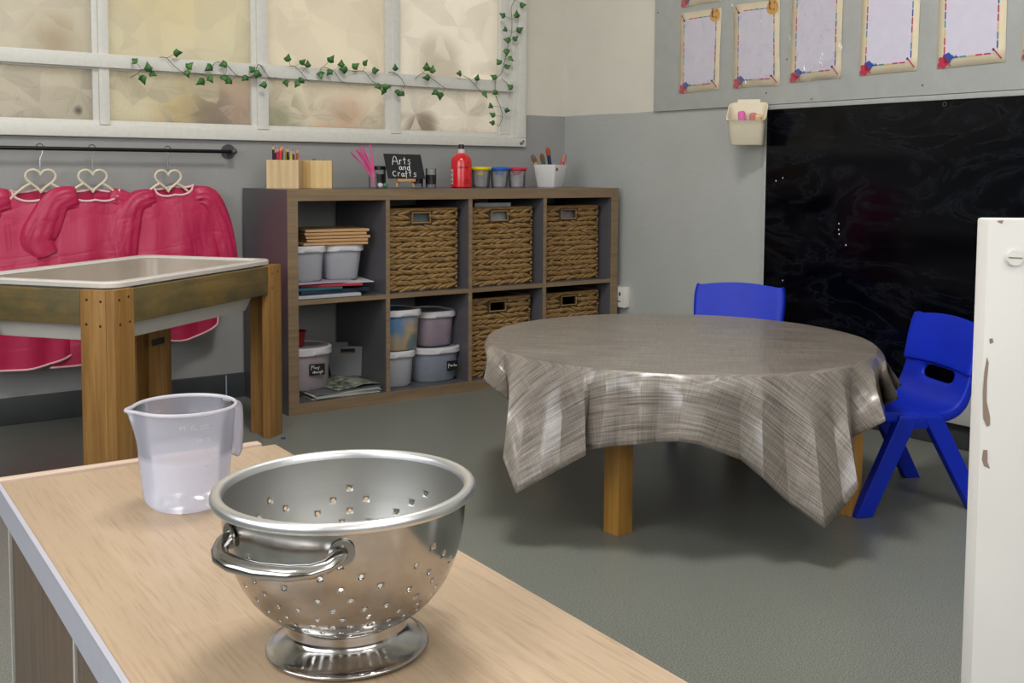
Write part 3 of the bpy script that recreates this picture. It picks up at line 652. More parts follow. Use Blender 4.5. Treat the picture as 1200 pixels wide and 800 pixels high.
# ------------------------------------------------------------------ items on top of the shelf
ZT=SH+.0005; YI=.2
def holder(label,x0,x1,y,h,mat,octo=False,rz=0):
    t=thing('pencil_box',label,'pencil holder',((x0+x1)/2,y,ZT),rz); w=(x1-x0)
    b=MB()
    if octo:
        pr=[(-.5,-.22),(-.20,-.5),(.5,-.5),(.5,.5),(-.5,.5)]
    else: pr=[(-.5,-.5),(.5,-.5),(.5,.5),(-.5,.5)]
    O=lambda s_,z:[Vector((a*w*s_,c*w*.8*s_,z)) for a,c in pr]
    b.rings([O(1,0),O(1,h),O(.88,h),O(.88,.01)],cap0=True,cap1=True); b.build('box_body',mat,t,smooth=False,bevel=.001); return t
holder('left pale wooden pencil box full of coloured pencils on the shelf unit',.042,.154,.238,.100,M_pencilbox,rz=-.60)
holder('right pale wooden box with a green lid peeping out on the shelf unit',.172,.278,.240,.100,M_pencilbox2,True,rz=-.50)
pcs=[('black','161618'),('dark_blue','1b2d5c'),('pink','d81e5c'),('red','d8242a'),('crimson','b81838'),('orange_red','e2502a'),('dark_green','2f5a2c'),('yellow','d8c22a'),('black_two','1a1a1a'),('lime','c8c83a'),('brown','5a2c1c'),('rust','b0482c')]
pxs=[(320,322),(323,324),(325,326),(329,327.5),(331,329),(327,334.5),(328,336),(335,337.5),(337,339),(341,341.5),(344,343),(349,346)]
for i,(nm,c) in enumerate(pcs):
    xt,xb=pxs[i]; yo=.24+.014*((i*5)%3-1); tz=169+((i*7)%4)*1.3+(3 if i>6 else 0)
    p1=ay(xt,tz,yo+.005*((i*3)%3-1)); p0=ay(xb,218,yo); p0.z=ZT+.013; 
    b=MB(); d=(p1-p0).normalized(); L=(p1-p0).length
    b.mi=0; b.tube([p0,p1-d*.018],.0046,6); b.mi=1; b.tube([p1-d*.018,p1-d*.006],[.0045,.0018],6); b.mi=0; b.tube([p1-d*.006,p1],[.0015,.0004],6)
    tag(b.build('coloured_pencil',[plain('pencil_'+nm,c,.4),plain('sharpened_wood','caa27c',.7)],origin=p0),'%s coloured pencil standing in the left wooden box%s'%(nm.replace('_two','').replace('_',' '),', right one of the two black' if nm=='black_two' else (', the leftmost' if nm=='black' else '')),'pencil','coloured pencils in the left wooden box')
b=MB(); b.box((0,0,.045),(.018,.018,.09),bev=.003); o=b.build('orange_eraser',plain('eraser_orange','e0591c',.5)); o.location=(ay(320,190,.250).x+.004,.250,ZT+.0115); tag(o,'orange block at the left inside the pencil box','eraser')
b=MB(); b.cyl((0,0,0),(0,0,.080),.006); b.cyl((0,0,.080),(0,0,.094),.0075); o=b.build('marker_pen',plain('marker_green','1e7a3c',.4)); o.location=(ay(368,188,.24).x,.24,ZT+.0115); tag(o,'green-capped marker showing over the rim of the right wooden box','marker pen')
b=MB(); b.cyl((0,0,0),(0,0,.080),.006); b.cyl((0,0,.080),(0,0,.092),.0065); o=b.build('marker_pen',plain('marker_grey','77706a',.4)); o.location=(ay(380,188,.245).x,.245,ZT+.0115); tag(o,'grey-brown marker end showing over the rim of the right wooden box','marker pen')
# pink pipe cleaners bundle in jar
def jar(label,cx,y,r,h,band,z=ZT,cap=None,contents=None):
    t=thing('craft_jar',label,'jar',(cx,y,z))
    b=MB(); b.lathe([(0,.001),(r*.95,.001),(r,.004),(r,h),(r-.0015,h),(r-.0015,.005),(0,.004)],seg=28); b.build('jar_glass',M_clear,t)
    if band: b=MB(); b.lathe([(r+.0005,band[0]),(r+.0008,band[0]),(r+.0008,band[1]),(r+.0005,band[1])],seg=28); b.build('label_band',plain('jar_black_band','15171b',.35),t)
    if cap: b=MB(); b.lathe([(0,h-.004),(r+.001,h-.004),(r+.002,h-.003),(r+.002,h+.008),(r,h+.010),(0,h+.010)],seg=28); b.build('jar_lid',M_bread,t)
    return t
jar('left craft jar with a black band and lid beside the pink pipe cleaners',.462,.215,.026,.072,(.012,.052),cap=True)
jar('clear open jar holding the pink pipe cleaners',.4175,.175,.0165,.055,None)
jar('right clear craft jar with a black band, beside the red bottle',.690,.215,.0205,.074,(.014,.050))
jar('narrow craft jar with a black lid behind the right edge of the chalkboard sign',.648,.245,.021,.066,(.016,.052),cap=True)
tips=[(411,178),(413,181),(417,173.5),(418,176),(421.5,173.5),(424,171),(425.5,173),(422,178),(433.5,169.5),(434.5,171)]
M_pipe=plain('fuzzy_pink_chenille','dc5a96',.9,bumpd=.002,scale=300)
for i,(x,y) in enumerate(tips):
    p0=Vector((.4175+.004*((i%3)-1),.175+.004*((i//3)%3-1),ZT+.007)); p3=ay(x,y,.175+.006*(i%4)); m_=p0.lerp(p3,.4); m_.x=.4175+.006*(i%3-1)+(.004 if i<8 else .004); 
    pts=[]
    for k in range(9):
        u=k/8; pts.append(p0*(1-u)**2+m_*2*u*(1-u)+p3*u*u)
    b=MB(); b.tube(pts,.0028,7)
    tag(b.build('pipe_cleaner',M_pipe,origin=p0),'pink fuzzy pipe cleaner in the clear jar left of the chalkboard sign','pipe cleaner','pink pipe cleaners in the jar')
# pebbles/beads in jars
for (x,y,z,c,nm,lab) in ((.447,.178,.010,'c8ccc8','white_bead','large white bead beside the left craft jar'),(.468,.176,.009,'3f7a5c','green_bead','green bead beside the left craft jar')):
    b=MB(); b.ell((0,0,0),(.013 if 'white' in nm else .009,.010,.010),seg=12,ring=8); o=b.build('bead',plain(nm,c,.4)); o.location=(x,y,ZT+.0105); tag(o,lab,'bead','beads by the left craft jar')
b=MB(); rnd=random.Random(2)
for k in range(26): b.ell((.690+rnd.uniform(-.013,.013),.215+rnd.uniform(-.013,.013),ZT+.006+rnd.random()*.010),(.0035,.003,.003),seg=6,ring=4)
tag(b.build('clear_beads',plain('glass_beads','b8b9bc',.2),origin=(.69,.215,ZT)),'pale beads heaped in the bottom of the right craft jar','beads',kind='stuff')
# chalkboard sign on easel
e=thing('mini_easel','small pine tabletop easel holding the chalkboard sign','easel',(.535,.150,ZT))
b=MB(); b.box((0,-.012,.030),(.075,.012,.010),bev=.001); b.build('ledge_bar',M_frame,e)
for sx in (-1,1): b=MB(); b.tube([(sx*.036,-.006,0.004),(sx*.010,.014,.130)],.0048,6); b.build('leg',M_frame,e)
b=MB(); b.tube([(0,.055,.004),(0,.018,.122)],.0045,6); b.build('rear_leg',M_frame,e)
sg=thing('chalkboard_sign','small black chalkboard sign lettered Arts and Crafts on the little easel','sign',(.535,.150,ZT+.036))
tilt=math.atan2(.020,.090)
b=MB(); O=Vector((0,-.0125,0)); U=Vector((1,0,0)); Vv=Vector((0,math.sin(tilt),math.cos(tilt))); Nn=Vector((0,math.cos(tilt),-math.sin(tilt)))
b.prism([(-.074,.0),(.083,-.001),(.074,.092),(-.083,.094)],O,U,Vv,Nn,.004); b.build('slate',plain('chalkboard_black','17191c',.6),sg,smooth=False)
b=MB()
L=[]
def glyph(gl,ox,oy,w,h):
    for ln in gl: L.append([(ox+a*w,oy+c*h) for a,c in ln])
A_=[[(0,0),(.12,.6),(.35,1),(.6,.95),(.75,.5),(.9,0)],[(.1,.4),(.8,.4)]]
r_=[[(.1,0),(.15,.7)],[(.15,.45),(.4,.68),(.75,.62)]]
tt=[[(.4,0),(.42,1)],[(.0,.68),(.85,.72)]]; 
ss=[[(.85,.68),(.4,.72),(.2,.5),(.7,.32),(.7,.05),(.1,.02)]]
aa=[arc(.4,.33,.32,30,390,10),[(.75,.66),(.78,.1),(.95,.0)]]
nn=[[(.1,0),(.12,.62)],[(.12,.4),(.4,.64),(.7,.55),(.75,0)]]
dd=[arc(.38,.3,.32,20,380,10),[(.74,1.05),(.72,.0),(.95,-.1)]]
CC=[arc(.55,.5,.45,50,310,10)]
ff=[[(.75,.95),(.45,.95),(.38,.5),(.35,-.25)],[(.1,.5),(.8,.55)]]
S=.02
glyph(A_,-.052,.052,.028,.032); glyph(r_,-.022,.054,.014,.024); glyph(tt,-.005,.054,.014,.026); glyph(ss,.012,.055,.016,.024)
glyph(aa,-.026,.033,.016,.019); glyph(nn,-.008,.033,.015,.019); glyph(dd,.009,.032,.015,.020)
glyph(CC,-.056,.008,.018,.021); glyph(r_,-.034,.009,.014,.019); glyph(aa,-.019,.008,.015,.018); glyph(ff,-.003,.008,.013,.022); glyph(tt,.013,.008,.014,.022); glyph(ss,.032,.007,.016,.021)
strokes(b,L,O-Nn*.0006,U,Vv,.00115); b.build('chalk_lettering',M_chalk,sg)
# red paint bottle
rb=thing('paint_bottle','bright red bottle with a black cap on the shelf unit','bottle',(.820,.2,ZT))
b=MB(); R0=.041
b.lathe([(0,0),(.036,0),(R0,.004),(R0,.100),(.0395,.112),(.034,.121),(.024,.130),(.0145,.134),(.0135,.135)],seg=36,cap1=True); b.build('bottle_body',plain('red_glossy_bottle','d01822',.22,coat=.3,var=.04),rb)
b=MB(); b.lathe([(.0140,.133),(.0140,.149),(.013,.151),(0,.151)],seg=24); b.build('neck_collar',plain('neck_label','d8b8bc',.4),rb)
b=MB(); b.lathe([(.0115,.151),(.0115,.167),(.010,.169),(0,.169)],seg=24); b.build('cap',M_bread,rb)
b=MB(); a0=math.radians(-150)
def patch(b,r,a0,a1,z0,z1,n=6):
    V=[[b.bm.verts.new((r*math.cos(a0+(a1-a0)*i/n),r*math.sin(a0+(a1-a0)*i/n),z)) for i in range(n+1)] for z in (z0,z1)]
    for i in range(n): b.face((V[0][i],V[0][i+1],V[1][i+1],V[1][i]))
camang=math.atan2(CAM.y-.2,CAM.x-.82)
patch(b,R0+.0005,camang-1.35,camang-.85,.014,.072); lb=b.build('info_label',plain('pale_print','cdb0b4',.5),rb)
b=MB()
for k in range(3): patch(b,R0+.0009,camang-1.3,camang-.9,.022+k*.018,.026+k*.018)
for a in (-.25,.28): patch(b,R0+.0006,camang+a,camang+a+.42,.0765,.0815)
patch(b,R0+.0006,camang+.2,camang+.8,.018,.021); patch(b,R0+.0006,camang+.3,camang+.8,.028,.031); b.build('dark_print',plain('dark_red_print','6a0c14',.5),rb)
# no-spill pots
def pot(label,cx,y,col,nm):
    t=thing('no_spill_pot',label,'paint pot',(cx,y,ZT),0,'no-spill paint pots on the shelf unit')
    b=MB(); b.lathe([(0,.001),(.031,.001),(.033,.004),(.038,.076),(.0365,.076),(.031,.006),(0,.004)],seg=32); b.build('pot_cup',M_cup,t)
    b=MB(); b.lathe([(.037,.068),(.043,.072),(.044,.079),(.041,.082),(.034,.078),(.018,.058),(.012,.050),(.009,.052),(.016,.062),(.032,.080)],seg=32); b.build('pot_lid',plain('pot_lid_'+nm,col,.35),t); return t
pot('no-spill pot with a yellow lid beside the red bottle',.912,.2,'e0c81c','yellow')
pot('no-spill pot with a blue lid in the middle of the row',1.004,.2,'1d62c0','blue')
pot('no-spill pot with a red lid, the right one of the row',1.094,.205,'d02a48','red')
pot('no-spill pot with a green lid, hidden behind the yellow and blue ones',.985,.30,'1f7a5c','green')
# white brush pot
wp=thing('brush_pot','white tapered square pot full of paint brushes on the shelf unit','pot',(1.262,.2,ZT),.35)
b=MB(); sq=lambda w,z,r=.010:rrect(w,w,r,z,3)
b.rings([sq(.078,0),sq(.084,.004),sq(.106,.094),sq(.100,.094),sq(.078,.008)],cap0=True,cap1=True); b.build('pot_body',plain('white_ceramic','dedcda',.3,var=.02),wp)
b=MB(); b.box((-.030,-.0505,.076),(.014,.002,.014)); b.build('sticker',plain('brown_sticker','7a4a34',.6),wp)
for i,(x,y,xb,c,bc,lab) in enumerate(((623.5,181,638,'c8912c','6f5a48','yellow-handled paint brush, leftmost in the white pot'),(634.5,180,642,'1d6a3c','6e4c38','green-handled paint brush in the white pot'),(641.5,172.5,648,'12234f','9a4c28','dark blue-handled paint brush, tallest in the white pot'),(662,181,652,'c42a3c','b07a66','red-handled paint brush, rightmost in the white pot'))):
    p1=ay(x,y,.235 if i==0 else .205); p0=ay(xb,212,.215 if i==0 else .20); p0.z=ZT+.012; d=(p1-p0).normalized(); L_=(p1-p0).length
    t=thing('paint_brush',lab,'paint brush',p0,0,'paint brushes in the white pot'); 
    b=MB(); b.tube([(0,0,0),d*(L_-.040),d*(L_-.033)],[.005,.0085,.0085],10); b.build('handle',plain('brush_%d'%i,c,.35),t)
    b=MB(); q=[d*(L_-.034),d*(L_-.022),d*(L_-.008),d*L_]; b.tube(q,[.0085,.0105,.009,.003],10); b.build('bristles',plain('bristle_%d'%i,bc,.85,bumpd=.001,scale=200),t)

# ------------------------------------------------------------------ rail, hangers, smocks
rl=thing('hanging_rail','thin black metal clothes rail on the wall under the window','rail',(-.05,YB,.888))
RY=.345; RZ=.892
b=MB(); b.cyl((-1.75,RY,RZ),(-.058,RY,RZ-.001),.0065,12); b.build('rail_bar',M_black_metal,rl,world=True)
for X in (-.046,-1.75):
    b=MB(); b.cyl((X,RY,RZ),(X,YB-.003,RZ),.010,12); b.cyl((X,YB-.006,RZ),(X,YB,RZ),.026,28); b.ell((X,RY,RZ),(.011,.011,.011),seg=12,ring=8); b.build('flange',plain('grey_iron_flange','55555a',.45,.5),rl,world=True)
def hanger(label,x,rz,xo=0):
    h=thing('heart_hanger',label,'clothes hanger',(x,RY,RZ+.0065),rz,'heart hangers on the rail')
    b=MB(); pts=[(-.012,0,-.012)]+[(.0115*math.cos(a),0,-.004+.0115*math.sin(a)) for a in [PI-.2-k*.4 for k in range(9)]]+[(.006,0,-.025),(.0,0,-.04),(0,0,-.078)]
    b.tube(pts,.0017,7); b.build('hook',M_chrome,h)
    b=MB(); hp=[]
    for k in range(40):
        t=2*PI*k/40; hp.append((.0027*16*math.sin(t)**3*1.05,0,-.105+.0025*(13*math.cos(t)-5*math.cos(2*t)-2*math.cos(3*t)-math.cos(4*t))))
    b.tube(hp,.0042,8,closed=True); b.build('heart_loop',M_cream,h)
    for s_ in (-1,1): b=MB(); b.tube([(s_*.032,0,-.120),(s_*.052,0,-.132),(s_*.080,0,-.156),(s_*.105,0,-.185)],[.0045,.0045,.004,.004],8); b.build('arm',M_cream,h)
    return h
def smock(label,x,ypos,wl,wr,ztop,zbot,neck,hem,sleeves,seed,group='red pink smocks on the rail'):
    """x centre; wl/wr half widths at shoulder/hem; neck=(half width, depth, tiltz)"""
    t=thing('painting_smock',label,'smock',(x,ypos,ztop),0,group)
    nu,nv=56,30; b=MB(); rnd=seed
    def top(xx,front):
        w=wr[0] if xx>0 else wl[0]; u=abs(xx)/w
        base=-.035*u-.045*max(0,u-.75)/.25*u + neck[2]*xx
        if abs(xx)<neck[0]:
            k=1-(xx/neck[0])**2; return base-(neck[1] if front else neck[1]*.35)*math.sqrt(max(k,0))
        return base
    rings=[]
    for j in range(nv+1):
        v=j/nv; ring=[]
        for i in range(nu):
            a=2*PI*i/nu; ca,sa=math.cos(a),math.sin(a); front=sa<0
            W=wr if ca>0 else wl; w0=W[0]; w=W[0]+(W[1]-W[0])*min(1,v*1.6)
            xt=w0*ca; zt=top(xt,front); xx=xt+(w*ca-xt)*v**.5
            zb=(zbot-ztop)+hem(ca)
            z=zt+(zb-zt)*v
            dep=.012+.026*min(1,v*2)
            y=dep*sa*(1-.55*v*0)+ (.009*v*math.sin(ca*9+seed*2+v*2)+.006*noise.noise(Vector((xx*9,v*4,seed))))*(1 if front else .4)
            ring.append(Vector((xx,y,z)))
        rings.append(ring)
    b.rings(rings); b.build('smock_body',M_smock,t)
    b=MB(); b.tube([p+Vector((0,-.002 if p.y<0 else .001,0)) for p in rings[-1]],.0035,6,closed=True); b.build('hem_piping',M_trim,t)
    nk=[p for p in rings[0] if abs(p.x)<neck[0]*.99]
    b=MB(); f=[Vector((neck[0]*math.cos(PI+PI*k/16),-.014,0)) for k in range(17)]
    for p in f: p.z=top(p.x,True); p.y=-.013*math.sin(math.acos(max(-1,min(1,p.x/neck[0]))))-.003
    g=[Vector((neck[0]*math.cos(PI*k/16),.014,0)) for k in range(1,16)]
    for p in g: p.z=top(p.x,False); p.y=.012*math.sin(math.acos(max(-1,min(1,p.x/neck[0]))))
    b.tube(f+g,.0042,6,closed=True); b.build('neck_binding',M_trim,t)
    for (pts,rad,yo) in sleeves:
        b=MB(); P_=[Vector(p) for p in pts]; RR=[]; m_=20
        def cr(A,f):
            i0=min(int(f),len(A)-2); u=f-i0; p0=A[max(i0-1,0)];p1=A[i0];p2=A[i0+1];p3=A[min(i0+2,len(A)-1)]
            return .5*((2*p1)+(p2-p0)*u+(2*p0-5*p1+4*p2-p3)*u*u+(-p0+3*p1-3*p2+p3)*u**3)
        for k in range(m_+1):
            f=k/m_*(len(P_)-1); c=cr(P_,f); c2_=cr(P_,min(f+.05,len(P_)-1)); c1=cr(P_,max(f-.05,0)); tv=(c2_-c1).normalized(); sd=Vector((tv.z,0,-tv.x)); r=cr(rad,f); dep=.020 if k>2 else .011+.0045*k
            ring=[]
            for q in range(28):
                a_=2*PI*q/28; fold=.0035*math.sin(math.cos(a_)*11+k*.5+seed)+.003*noise.noise(Vector((k*.35,math.cos(a_)*3,seed)))
                ring.append(c+sd*r*math.cos(a_)+Vector((0,math.sin(a_)*dep+yo+(fold if math.sin(a_)<0 else 0),0)))
            RR.append(ring)
        b.rings(RR,cap0=True,cap1=True); b.build('sleeve',M_smock,t,angle=80)
    return t
YS=RY
def lx(px,py,x,z): p=ay(px,py,YS); return (p.x-x,0,p.z-z)
# right smock
x3=ay(199,205,YS).x; hanger('heart-shaped cream hanger of the rightmost smock',x3-.006,.06)
z3=ay(199,217,YS).z
smock('rightmost red pink smock with its sleeves hanging flat, next to the shelf unit',x3+.012,YS,(.135,.165),(.150,.175),z3+.012,.315,(.066,.044,.07),lambda c:-.075*(1-c**2)+(.05 if c>.8 else 0),
  [([lx(181,232,x3+.012,z3+.012),lx(160,238,x3+.012,z3+.012),lx(148,262,x3+.012,z3+.012),lx(142,295,x3+.012,z3+.012),lx(141,325,x3+.012,z3+.012)],[.030,.042,.050,.050,.048],-.006),
   ([lx(227,230,x3+.012,z3+.012),lx(244,232,x3+.012,z3+.012),lx(257,258,x3+.012,z3+.012),lx(264,290,x3+.012,z3+.012),lx(268,325,x3+.012,z3+.012)],[.030,.038,.040,.038,.036],-.002)],1.3)
x2=ay(110,205,YS).x; hanger('heart-shaped cream hanger of the middle smock',x2-.004,.02)
z2=ay(112,218,YS).z
smock('middle red pink smock with one bent sleeve, between the other two smocks',x2,YS+.002,(.125,.150),(.140,.165),z2+.010,.235,(.080,.055,-.02),lambda c:-.03*(1-c*c)+.05*c,
  [([lx(90,234,x2,z2),lx(68,240,x2,z2),lx(54,262,x2,z2),lx(44,284,x2,z2),lx(52,303,x2,z2)],[.034,.046,.052,.054,.044],-.007),
   ([lx(128,234,x2,z2),lx(146,240,x2,z2),lx(154,262,x2,z2),lx(156,290,x2,z2)],[.030,.036,.040,.038],.006)],3.1)
x1=ay(49,205,YS).x; hanger('heart-shaped cream hanger of the leftmost smock',x1-.004,-.03)
z1=ay(49,219,YS).z
smock('leftmost red pink smock, cut by the left edge of the photo',x1-.010,YS+.012,(.150,.170),(.130,.140),z1+.008,.225,(.080,.050,.0),lambda c:-.03*(1-c*c)+.03*c,
  [([(-.085,0,-.05),(-.140,0,-.06),(-.175,0,-.14),(-.19,0,-.24),(-.19,0,-.33)],[.034,.044,.048,.046,.042],-.004)],5.7)

# ------------------------------------------------------------------ ivy garlands
def leafmesh(b,c,s_,ang,tilt,yaw):
    pts=[(0,-.45),(.22,-.42),(.50,-.12),(.30,.08),(.22,.22),(0,.62),(-.22,.22),(-.30,.08),(-.50,-.12),(-.22,-.42)]
    R=Matrix.Rotation(yaw,3,'Z')@Matrix.Rotation(tilt,3,'X')@Matrix.Rotation(ang,3,'Y')
    ctr=b.bm.verts.new(Vector(c)+R@Vector((0,-.12*s_,0)))
    V=[b.bm.verts.new(Vector(c)+R@Vector((a*s_,.05*s_*math.cos(a*6),d*s_))) for a,d in pts]
    for i in range(len(V)): b.face((ctr,V[i],V[(i+1)%len(V)]))
    for vv in (ctr,): pass
def c7_(x,y): return 140+x/7.06,40+y/7.06
def c8_(x,y): return 300+x/7.5,50+y/7.5
def c1_(x,y): return 440+x/6.667,50+y/6.667
def c2_(x,y): return 560+x/10,y/10
def garland(label,leaves,vines,seed,size):
    t=thing('ivy_garland',label,'garland',tuple(ay(*leaves[0],.372)))
    rnd=random.Random(seed)
    for v in vines:
        b=MB(); P=[ay(x,y,.370+ (.006 if i%3==1 else 0)) for i,(x,y) in enumerate(v)]
        Q=[]
        for i in range(len(P)-1):
            p0=P[max(i-1,0)];p1=P[i];p2=P[i+1];p3=P[min(i+2,len(P)-1)]
            for k in range(5):
                u=k/5; Q.append(.5*((2*p1)+(p2-p0)*u+(2*p0-5*p1+4*p2-p3)*u*u+(-p0+3*p1-3*p2+p3)*u**3))
        Q.append(P[-1]); b.tube(Q,.0013,5); b.build('vine',M_vine,t,world=True)
    b=MB(); st=MB()
    allv=[p for v in vines for p in v]
    for (x,y) in leaves:
        c=ay(x,y,.362+rnd.uniform(-.006,.004)); near=min(allv,key=lambda q:(q[0]-x)**2+(q[1]-y)**2); q=ay(near[0],near[1],.370)
        dz=math.atan2(c.x-q.x,c.z-q.z)
        leafmesh(b,c,size*rnd.uniform(.85,1.12),dz+rnd.uniform(-.8,.8),rnd.uniform(-.5,.4),rnd.uniform(-.9,.2))
        if (q-c).length<.09: st.tube([c,c.lerp(q,.5)+Vector((0,-.004,0)),q],.0007,4)
    b.build('leaves',M_leaf,t,world=True,solid=.0006); st.build('leaf_stalks',M_vine,t,world=True)
H1=[c7_(*p) for p in [(125,220),(237,275),(275,330),(195,375),(480,155),(580,262),(560,328),(672,395),(752,372),(870,365),(905,390),(860,250),(740,278),(1040,365),(1095,290),(1145,330),(1190,420)]]+[c8_(*p) for p in [(280,135),(410,170),(455,190),(265,355),(360,365),(395,335),(660,145),(750,185),(570,280),(645,262),(770,235),(875,205),(960,175),(1050,245),(1075,385),(1120,430),(1145,390)]]+[c1_(*p) for p in [(155,195),(175,390),(207,400),(400,190),(445,210),(400,272),(465,390),(505,415),(655,240),(795,275),(855,405)]]
V1=[[c7_(*p) for p in [(90,360),(150,325),(185,293),(240,292)]],[c7_(*p) for p in [(330,192),(390,198),(460,270),(540,322),(640,325),(720,345)]],[c7_(*p) for p in [(760,270),(810,230),(890,262),(980,345),(1100,350),(1150,250),(1200,320)]],
 [c8_(*p) for p in [(15,190),(60,215),(110,300),(180,308)]],[c8_(*p) for p in [(300,205),(340,210),(400,265),(440,322),(470,332)]],[c8_(*p) for p in [(560,250),(590,215),(680,250),(740,330),(780,350)]],[c8_(*p) for p in [(850,250),(940,250),(985,290),(1030,345),(1090,370)]],
 [c1_(*p) for p in [(100,230),(150,238),(200,280),(230,335)]],[c1_(*p) for p in [(310,280),(370,240),(430,272),(500,325),(545,355)]],[c1_(*p) for p in [(690,262),(730,280),(780,335),(830,390)]]]
garland('silk ivy garland wound along the horizontal window bar',H1,V1,4,.031)
H2=[c2_(*p) for p in [(525,60),(455,170),(290,180),(320,345),(490,350),(345,470),(440,450),(335,610),(385,690),(245,725),(345,780)]]+[c1_(*p) for p in [(925,268),(935,390),(900,495),(915,563),(912,625),(1030,528),(1053,345)]]
V2=[[c2_(*p) for p in [(440,-60),(430,0),(392,95),(400,230),(395,380),(370,470),(340,590),(320,690),(300,760)]],[c1_(*p) for p in [(1000,180),(985,240),(940,290),(935,380),(945,430),(975,500),(992,580),(965,655)]],[c1_(*p) for p in [(985,282),(1020,310),(1055,345)]]]
garland('silk ivy garland hanging down the right side of the window',H2,V2,9,.030)

# ------------------------------------------------------------------ water/sand play table
TA=math.radians(37); pu=Vector((math.cos(TA),math.sin(TA),0)); pv=Vector((-math.sin(TA),math.cos(TA),0))
PH=.535; NC=Vector((-.751,-.683,0)); LU,LV=.80,.50
pt=thing('play_table','weathered pine water play table frame in front of the smocks','play table',(NC.x,NC.y,0),TA)
pl=.024; wl_=.098
def legL(cx,cy,sx,sy,h=PH):
    b=MB(); 
    # two planks forming an L; corner outer at (cx,cy), extends inward sx,sy
    b.bx((min(cx,cx+sx*wl_*.78),min(cy,cy+sy*pl),0),(max(cx,cx+sx*wl_*.78),max(cy,cy+sy*pl),h),bev=.0018)
    b.bx((min(cx,cx+sx*pl),min(cy+sy*(pl+.0006),cy+sy*(wl_)),0.0),(max(cx,cx+sx*pl),max(cy+sy*(pl+.0006),cy+sy*wl_),h-.001),bev=.0018)
    return b.build('leg',M_leg,pt)
for cx,cy,sx,sy in ((0,0,1,1),(LU,0,-1,1),(0,LV,1,-1),(LU,LV,-1,-1)): legL(cx,cy,sx,sy)
rh_=.085
b=MB(); b.bx((wl_*.78+.001,.001,PH-rh_-.002),(LU-wl_*.78-.001,pl,PH-.002),bev=.0018); b.build('rail',M_rail,pt)
b=MB(); b.bx((wl_*.78+.001,LV-pl,PH-rh_-.002),(LU-wl_*.78-.001,LV-.001,PH-.002),bev=.0018); b.build('rail',M_rail,pt)
b=MB(); b.bx((.001,wl_+.001,PH-rh_-.002),(pl,LV-wl_-.001,PH-.002),bev=.0018); b.build('rail',M_rail2,pt)
b=MB(); b.bx((LU-pl,wl_+.001,PH-rh_-.002),(LU-.001,LV-wl_-.001,PH-.002),bev=.0018); b.build('rail',M_rail2,pt)
M_scr=plain('dark_screw_head','2a2018',.5,.5)
for (x,z) in ((.020,-.025),(.055,-.020),(.022,-.085),(.058,-.082)):
    b=MB(); b.cyl((x,.001,PH+z),(x,-.0006,PH+z),.0032,10); b.build('screw',M_scr,pt)
for (y,z) in ((.038,-.028),(.078,-.025),(.040,-.088),(.080,-.085)):
    b=MB(); b.cyl((.001,y,PH+z),(-.0006,y,PH+z),.0032,10); b.build('screw',M_scr,pt)
for (x,z) in ((.745,-.025),(.780,-.022),(.745,-.07)):
    b=MB(); b.cyl((x,.001,PH+z),(x,-.0006,PH+z),.0028,10); b.build('screw',M_scr,pt)
# tray
tr_=thing('play_tray','milky white plastic tray sitting in the play table frame','tray',(NC+pu*(LU/2)+pv*(LV/2)+Vector((0,0,.392)))[:],TA)
TW,TD=.758,.462
b=MB(); r_c=.045
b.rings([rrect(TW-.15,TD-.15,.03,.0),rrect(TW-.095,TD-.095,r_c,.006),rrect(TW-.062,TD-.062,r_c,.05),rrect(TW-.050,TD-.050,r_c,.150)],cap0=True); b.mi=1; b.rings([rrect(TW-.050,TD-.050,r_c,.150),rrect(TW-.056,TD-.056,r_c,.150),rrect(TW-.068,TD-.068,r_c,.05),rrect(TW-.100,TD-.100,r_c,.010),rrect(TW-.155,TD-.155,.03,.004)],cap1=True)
b.build('tray_body',[M_trayrim,M_tray_shade],tr_)
b=MB(); b.rings([rrect(TW-.050,TD-.050,r_c,.148),rrect(TW,TD,r_c,.150),rrect(TW+.005,TD+.005,r_c,.1455),rrect(TW+.008,TD+.008,r_c,.1455),rrect(TW+.010,TD+.010,r_c,.156),rrect(TW+.004,TD+.004,r_c,.160),rrect(TW-.020,TD-.020,r_c,.160),rrect(TW-.030,TD-.030,r_c,.157),rrect(TW-.044,TD-.044,r_c,.159),rrect(TW-.056,TD-.056,r_c,.154)],loop=True); b.build('tray_rim',M_trayrim,tr_)
b=MB(); b.bx((LU-.105,LV-wl_-.007,.272),(LU-.045,LV-wl_-.001,.292),bev=.001); b.build('bracket',plain('dull_metal_bracket','4a4b46',.5,.6),pt)

# ------------------------------------------------------------------ round table with cloth
TC=Vector((.467,-1.355,0)); TR_=.484; TZ=.396
rd=thing('round_table','round wooden table on square pine legs under the grey cloth','table',TC)
b=MB(); b.lathe([(0,TZ-.024),(TR_,TZ-.024),(TR_+.003,TZ-.012),(TR_,TZ),(0,TZ)],seg=72); b.build('tabletop',M_pencilbox2,rd)
la=math.atan2(-1.735+1.515,.685-.125)
e1=Vector((math.cos(la),math.sin(la),0)); e2=Vector((-e1.y,e1.x,0)); A0=Vector((.141,-1.500,0)); LSP=.594
ls=.0235
lc=[A0,A0+e1*LSP,A0+e1*LSP+e2*LSP,A0+e2*LSP]
for c in lc:
    b=MB(); b.box(c-TC+Vector((0,0,(TZ-.0245)/2)),(.047,.047,TZ-.0245),rot=la+.42,bev=.002); b.build('leg',M_tleg,rd)
